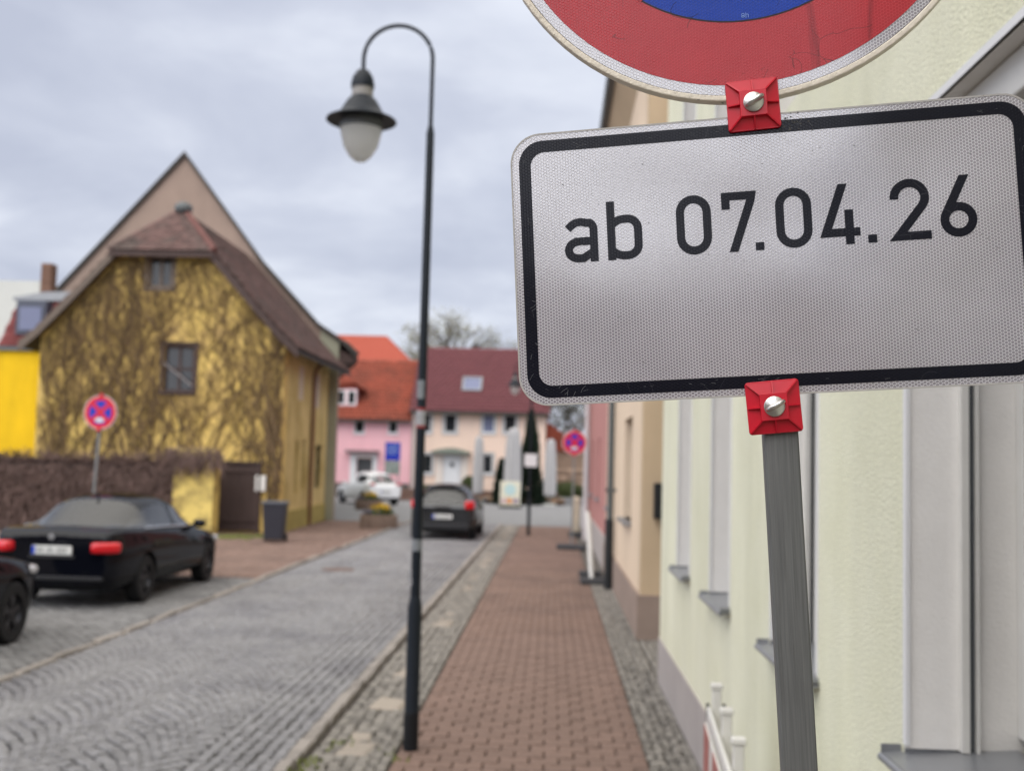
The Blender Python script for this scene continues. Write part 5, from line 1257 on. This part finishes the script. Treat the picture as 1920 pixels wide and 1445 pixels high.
for s in (1, -1):
    mb = MB(); mb.ell((4.20, s*.70, .72), .20, .145, .06, 14, 8, pw=.7); mb.build('headlight', M['head_glass'], c2, smooth=True)
    tail(c2, .12, .66, .8, .12, .2, .09, s, -.28)
mirror(c2, 2.95, .86, 1.0, M['car_black']); plate(c2, -.008, .76)
hat = dict(L=4.05, W=1.76, xs=[0, .03, .10, .22, .42, .62, .75, .95, 1.25, 1.7, 1.78, 2.2, 2.55, 2.8, 3.05, 3.3, 3.6, 3.85, 4.0, 4.05],
    belt=[(0, .86), (.08, .98), (.2, 1.02), (1, 1.0), (2.2, .97), (2.8, .93), (3.3, .88), (3.8, .76), (4.05, .62)],
    roof=[(0, .86), (.10, 1.0), (.22, 1.10), (.62, 1.36), (.8, 1.42), (1.4, 1.46), (1.9, 1.45), (2.3, 1.37), (2.8, 1.15), (3.05, .97), (4.05, .5)],
    wp=[(0, .86), (.1, .94), (.5, 1.0), (3.3, 1), (3.8, .93), (4.05, .76)], wr=[(.2, .66), (.6, .64), (1.5, .66), (3, .76)],
    zb=[(0, .36), (.1, .24), (.5, .20), (3.7, .2), (4.05, .3)],
    glass_side=[(.55, 1.0), (1.0, 1.7), (1.78, 2.7)], glass_rear=(.10, .62), glass_front=(2.2, 3.05), wheels=(.68, 3.2), wr_=.31, seat=1.75)
h1, hb1 = car('grey_hatchback', 'dark grey hatchback driving away down the cobbled street behind the lamp post', (-2.86, 28.75, .0), HY, hat, M['car_grey'], M['rim'])
for s in (1, -1): tail(h1, .06, .70, .93, .10, .13, .11, s, -.3)
plate(h1, -.010, .62)
mb = MB(); mb.box(-.02, .08, -.70, .70, .30, .44); mb.build('bumper', M['black_plastic'], h1, bevel=.02)
mb = MB(); mb.box(-.028, -.012, -.2, .2, .86, .885); mb.build('trunk_trim', M['car_grey'], h1)
mb = MB(); mb.box(.56, .72, -.55, .55, 1.40, 1.44); mb.build('spoiler', M['car_grey'], h1, bevel=.015)
mirror(h1, 2.6, .86, 1.0, M['car_grey'])
w1, wb1 = car('white_hatchback', 'white hatchback parked before the pink house, seen from its rear left', (-7.70, 50.6, 0), R(90+34), dict(hat, roof=[(0, .86), (.10, 1.0), (.22, 1.12), (.62, 1.40), (.8, 1.50), (1.4, 1.55), (1.9, 1.54), (2.3, 1.44), (2.8, 1.18), (3.05, .97), (4.05, .5)]), M['car_white'], M['rim_light'])
for s in (1, -1): tail(w1, .05, .66, .98, .08, .12, .05, s, -.3)
plate(w1, -.01, .62); mirror(w1, 2.6, .86, 1.0, M['car_white'])
mb = MB(); mb.box(-.01, .08, -.7, .7, .24, .36); mb.build('bumper_trim', M['black_plastic'], w1)

# ------------------------------------------------------------------ barriers along the right wall
def near_barrier():
    t = thing('plastic_barrier', 'white plastic barrier with red panel leaning along the pale green wall at the bottom right', 'barrier', (.74, 4.6, 0), R(-4.0))
    ys = [.56, .04, -.46, -.96, -1.46]
    for y in ys:
        mb = MB(); mb.box(-.021, .021, y-.02, y+.02, .05, 1.0); mb.build('upright', M['pvc'], t, bevel=.006)
        mb = MB(); mb.box(-.027, .027, y-.026, y+.026, 1.0, 1.025); mb.build('cap', M['pvc'], t, bevel=.006)
    mb = MB(); mb.box(-.045, -.027, ys[-1], ys[0]+.03, .86, .92); mb.box(-.045, -.027, ys[-1], ys[0]+.03, .10, .16); mb.build('rail', M['pvc'], t, bevel=.005)
    mb = MB(); mb.box(-.055, -.046, ys[-1], ys[0]-.02, .60, .85); pn = mb.build('panel', M['pvc'], t)
    for k in range(4):
        y = ys[0]-.05-k*.5; mb = MB(); mb.box(-.060, -.0555, y-.27, y, .60, .85); mb.build('red_stripe', mat('faded_red_stripe', lin(176,112,106,K), .5, .08, 9), pn)
    for dx in (-.04, .035): mb = MB(); mb.box(dx-.007, dx+.007, ys[0]-.01, ys[0]+.02, .86, .93); mb.build('clip', M['iron_black'], t)
near_barrier()
t = thing('leaning_post', 'slim white plastic barrier post leaning on a black rubber foot', 'barrier post', (.70, 19.3, 0), absolute=True)
mb = MB(); mb.box(.52, .98, 18.95, 19.65, 0, .10); mb.build('foot', M['rubber_foot'], t, bevel=.02)
mb = MB(); mb.box(.50, .90, 19.3, 19.5, .10, .2); mb.build('foot_top', M['rubber_foot'], t, bevel=.02)
mb = MB(); mb.tube([(.72, 19.2, .08), (.635, 19.5, 1.22)], .042, 8); mb.build('post', M['pvc'], t, smooth=True)
t = thing('barrier_board', 'narrow beige barrier board standing end-on beside the red house', 'barrier', (.72, 32, 0), absolute=True)
mb = MB(); mb.box(.62, .82, 31.9, 33.6, .12, 1.12); mb.build('board', mat('beige_board', lin(196,184,164,K), .7, .1, 4), t, bevel=.05)
mb = MB(); mb.box(.5, .94, 31.8, 32.3, 0, .12); mb.build('foot', M['rubber_foot'], t)

# ------------------------------------------------------------------ planters, parasols, board
def leafball(n, c, r, s, mt, name, parent, flat=.7, seed=1):
    q = np.random.default_rng(seed); d = q.normal(size=(n, 3)); d /= np.linalg.norm(d, axis=1)[:,None]; rad = q.random(n)**.4
    P = np.array(c) + d*rad[:,None]*np.array(r); a = q.normal(size=(n, 3)); a /= np.linalg.norm(a, axis=1)[:,None]; b = np.cross(a, d + .01); b /= np.linalg.norm(b, axis=1)[:,None]
    ss = s*q.uniform(.6, 1.4, (n, 1)); V = np.stack([P - a*ss, P + b*ss*.5, P + a*ss, P - b*ss*.5], 1).reshape(-1, 3); F = np.arange(4*n).reshape(-1, 4)
    o = np_mesh(name, V, F, mt, parent); o['kind'] = 'stuff'; return o
def planter(label, loc, first=None):
    t = thing('flower_planter', label, 'planter', loc, 0, 'round flower planters')
    for k in range(22):
        a = 2*PI*k/22; mb = MB(); mb.lathe([(.075, 0), (.075, .36 + .01*(k % 2)), (.055, .40 + .01*(k % 2)), (0, .41)], 8, (.50*math.cos(a), .50*math.sin(a), 0)); mb.build('palisade', M['palisade'], t, smooth=True)
    mb = MB(); mb.lathe([(0, .33), (.46, .33)], 20); mb.build('soil', M['soil'], t)
    leafball(500, (0, 0, .48), (.46, .46, .16), .06, M['leaf_green'], 'foliage', t); leafball(260, (.05, 0, .60), (.32, .32, .17), .05, M['flower_y'], 'flowers', t, seed=4); leafball(120, (-.15, -.15, .50), (.35, .3, .12), .04, M['flower_v'], 'violet_flowers', t, seed=5)
    return t
planter('round brown planter with yellow flowers at the left pavement edge', (-5.25, 33.3, 0))
planter('flower planter with low orange plants behind the other planter near the white car', (-7.7, 46, 0))

def parasol(label, loc, h, w):
    t = thing('closed_parasol', label, 'parasol', loc, 0, 'closed parasols on the terrace')
    mb = MB(); n = 24; vs = []; prof = [(.80, .0), (.98, .04), (1.0, .25), (.95, .5), (.84, .75), (.74, .9), (.62, .97), (.15, 1.0)]
    for f_, hh in prof:
        for k in range(n):
            a = 2*PI*k/n; rr = w/2*f_*(1 + (.16 if k % 3 == 0 else -.08)); vs.append((rr*math.cos(a), rr*math.sin(a), .5 + (h-.5)*hh))
    mb.add(vs, [(i*n+k, i*n+(k+1) % n, (i+1)*n+(k+1) % n, (i+1)*n+k) for i in range(len(prof)-1) for k in range(n)]); mb.build('canopy', M['parasol'], t)
    mb = MB(); mb.tube([(0, 0, 0), (0, 0, h+.05)], .03, 8); mb.build('pole', M['galv'], t); mb = MB(); mb.box(-.3, .3, -.3, .3, 0, .1); mb.build('base', M['concrete_pale'], t)
parasol('slim closed grey parasol, leftmost of the three before the apricot house', (-3.88, 57.3, 0), 3.5, .50)
parasol('widest closed grey parasol standing behind the small advertising board', (-2.02, 55.5, .0), 3.9, .78)
parasol('closed grey parasol right of the dark conifer', (-.12, 56.0, 0), 3.4, .56)
t = thing('advertising_board', 'small white advertising board with pale print standing on the junction', 'sign', (-1.98, 51.8, 0), absolute=True)
mb = MB(); mb.box(-2.46, -1.50, 51.8, 51.86, .10, 1.25); ab = mb.build('panel', mat('cream_panel', lin(232,228,206,K), .6, .05), t, bevel=.05)
mb = MB(); mb.lathe([(0, 51.79), (.27, 51.79), (.27, 51.799)], 20, (-1.98, 0, .86), axis='y'); mb.build('pale_disc', mat('pale_cyan_print', lin(196,222,222,K), .6, .05), ab)
for x, c_ in ((-2.28, (220,190,190)), (-2.0, (232,160,110)), (-1.7, (170,150,165))):
    mb = MB(); mb.lathe([(0, 51.785), (.14, 51.785), (.14, 51.795)], 16, (x, 0, .34), axis='y'); mb.build('print_spot', mat('print_%d' % c_[1], lin(*c_, K), .6, .05), ab)
mb = MB(); mb.box(-2.5, -1.46, 51.6, 52.05, 0, .10); mb.build('foot', M['iron_black'], t)

# ------------------------------------------------------------------ conifers, shrubs, trees
def conifer(label, loc, h, r, n, seed, name='conifer_tree'):
    t = thing(name, label, 'tree', loc, 0, 'dark conifers by the terrace')
    mb = MB(); mb.tube([(0, 0, 0), (0, 0, h*.9)], [.12, .03], 8); mb.build('trunk', M['bark_dark'], t)
    q = np.random.default_rng(seed); z = h*q.random(n)**.8; a = q.random(n)*2*PI; rr = r*(1-z/h)**.75*(.55+.5*q.random(n))*(1+.18*np.sin(a*3+z*2.2))
    P = np.stack([rr*np.cos(a), rr*np.sin(a), z], 1); out = np.stack([np.cos(a), np.sin(a), .9+0*a], 1); out /= np.linalg.norm(out, axis=1)[:,None]; side = np.cross(out, q.normal(size=(n, 3))); side /= np.linalg.norm(side, axis=1)[:,None]
    s = q.uniform(.07, .18, (n, 1)); V = np.stack([P-out*s, P+side*s*.4, P+out*s, P-side*s*.4], 1).reshape(-1, 3); o = np_mesh('crown', V, np.arange(4*n).reshape(-1, 4), M['leaf_dark'], t)
conifer('tall narrow dark conifer behind the distant lamp post', (-1.18, 57.2, 0), 4.9, .78, 7000, 3)
conifer('small dark conifer left of the widest parasol', (-2.62, 56.6, 0), 2.3, .55, 2500, 4)
def shrub(label, loc, r, n, seed):
    t = thing('round_shrub', label, 'shrub', loc); leafball(n, (0, 0, r[2]), r, .07, M['leaf_box'], 'foliage', t, seed=seed)['kind'] = 'stuff'; mb = MB(); mb.tube([(0, 0, 0), (0, 0, r[2])], .04, 6); mb.build('stem', M['bark_dark'], t)
shrub('round olive green bush beside the white front door', (-4.55, 60.0, .3), (.45, .4, .55), 2200, 11)
shrub('low brown-green bush right of the advertising board', (-.75, 58.0, 0), (1.0, .5, .42), 3000, 12)
shrub('low hedge bush before the steps of the apricot house', (-6.6, 59.6, .3), (1.0, .3, .28), 2200, 13)
shrub('olive brown bush below the tan stone building', (.9, 61.5, 0), (1.1, .6, .6), 3000, 14)

def tree(label, loc, h, spread, mt_bark, leaf, nleaf, seed, leaf_s=.16, levels=5, name='leafless_tree', r0=.3):
    t = thing(name, label, 'tree', loc); q = random.Random(seed); tips = []; br = MB(); tk = MB()
    def grow(p, d, l, r, lev):
        pts = [p]; dd = d.copy(); n = 3
        for k in range(n):
            dd = (dd + Vector((q.gauss(0, .16), q.gauss(0, .16), q.gauss(.05, .12)))).normalized(); pts.append(pts[-1] + dd*l/n)
        (tk if lev == levels else br).tube(pts, [r*(1-.35*k/n) for k in range(n+1)], 5 if lev < levels-1 else 8)
        if lev == 0: tips.append(pts[-1]); return
        if lev < 3: tips.append(pts[-1]); tips.append(pts[2])
        for k in range(3 if lev > 1 else 4):
            ax = Vector((q.gauss(0, 1), q.gauss(0, 1), q.gauss(0, .3))).normalized(); nd = (dd + ax*spread).normalized(); grow(pts[-1] if k else pts[-2], nd, l*q.uniform(.62, .85), r*.62, lev-1)
    grow(Vector((0, 0, 0)), Vector((0, 0, 1)), h*.30, r0, levels)
    tk.build('trunk', mt_bark, t); br.build('branches', mt_bark, t)
    if leaf:
        r = np.random.default_rng(seed); T = np.array([tuple(p) for p in tips]); idx = r.integers(0, len(T), nleaf); P = T[idx] + r.normal(0, .35, (nleaf, 3)); a = r.normal(size=(nleaf, 3)); a /= np.linalg.norm(a, axis=1)[:,None]; b = np.cross(a, r.normal(size=(nleaf, 3))); b /= np.linalg.norm(b, axis=1)[:,None]; s = leaf_s*r.uniform(.5, 1.4, (nleaf, 1))
        V = np.stack([P-a*s, P+b*s*.5, P+a*s, P-b*s*.5], 1).reshape(-1, 3); o = np_mesh('crown', V, np.arange(4*nleaf).reshape(-1, 4), leaf, t)
    return t
tree('pale green budding tree rising behind the wine red roof', (-7.8, 92, 0), 17.2, .75, M['bark'], M['leaf_spring'], 5500, 21, .10, name='budding_tree')
tree('smaller hazy budding tree left of the lamp pole above the roof', (-11.9, 97, 0), 14.3, .75, M['bark'], M['leaf_spring'], 2500, 22, .10, name='budding_tree')
tree('sparse grey tree right of the chimney above the wine red roof', (-3.0, 95, 0), 16.6, .7, M['bark'], M['leaf_spring'], 2500, 23, .10, name='budding_tree')
tree('dark leafless tree beyond the right-hand no-stopping sign', (1.2, 80, 0), 10.5, .8, M['bark_dark'], M['leaf_dark'], 700, 24, .12)
tree('dark bare tree behind the tan stone building', (3.6, 84, 0), 11.5, .8, M['bark_dark'], None, 0, 25)
# moss tufts along the kerb joint
V = []; F = []
for cx, cy, n in ((-1.56, 7.35, 22), (-1.44, 7.9, 12), (-1.6, 7.05, 10), (-1.05, 7.6, 10), (-8.0, 27.4, 120), (-7.6, 27.9, 80)):
    for k in range(n):
        x, y = cx + rng.normal()*(.05 if cy < 20 else .3), cy + rng.normal()*(.10 if cy < 20 else .2); b = len(V); s = rng.uniform(.006, .014)*(1 if cy < 20 else 3); hgt = rng.uniform(.015, .045)*(1 if cy < 20 else 2); dx, dy = rng.normal()*.01, rng.normal()*.01
        V += [(x-s, y, 0), (x+s, y, 0), (x+dx+s*.3, y+dy, hgt), (x+dx-s*.3, y+dy, hgt)]; F.append((b, b+1, b+2, b+3))
o = np_mesh('moss', V, F, M['moss']); prop(o, 'small green moss tufts in the kerb joints', 'moss', kind='stuff')

# ------------------------------------------------------------------ separate twin pieces into parts of their own
def split_loose(o):
    me = o.data; n = len(me.vertices); par = list(range(n))
    def find(a):
        while par[a] != a: par[a] = par[par[a]]; a = par[a]
        return a
    for e in me.edges:
        a, b = find(e.vertices[0]), find(e.vertices[1])
        if a != b: par[a] = b
    roots = sorted({find(i) for i in range(n)})
    if len(roots) < 2: return
    kids = list(o.children)
    for r in roots[1:][::-1] + roots[:1]:
        bm = bmesh.new(); bm.from_mesh(me); bm.verts.ensure_lookup_table()
        bmesh.ops.delete(bm, geom=[v for v in bm.verts if find(v.index) != r], context='VERTS')
        m2 = bpy.data.meshes.new(me.name); bm.to_mesh(m2); bm.free()
        for q in me.materials: m2.materials.append(q)
        if r == roots[0]: o.data = m2; return
        c = bpy.data.objects.new(o.name.split('.')[0], m2); COL.objects.link(c); c.parent = o.parent; c.matrix_local = o.matrix_local
        for md in o.modifiers:
            if md.type == 'BEVEL': b = c.modifiers.new('bevel', 'BEVEL'); b.width = md.width; b.segments = 2; b.limit_method = 'ANGLE'; b.angle_limit = md.angle_limit
SPLIT = {'shutter_guide', 'groove', 'side_wall', 'pale_lines_', 'side_window', 'window_glass', 'bracket', 'clip', 'door_surround', 'reveal_jamb'}
for o in [o for o in bpy.data.objects if o.type == 'MESH' and o.name.split('.')[0] in SPLIT]: split_loose(o)
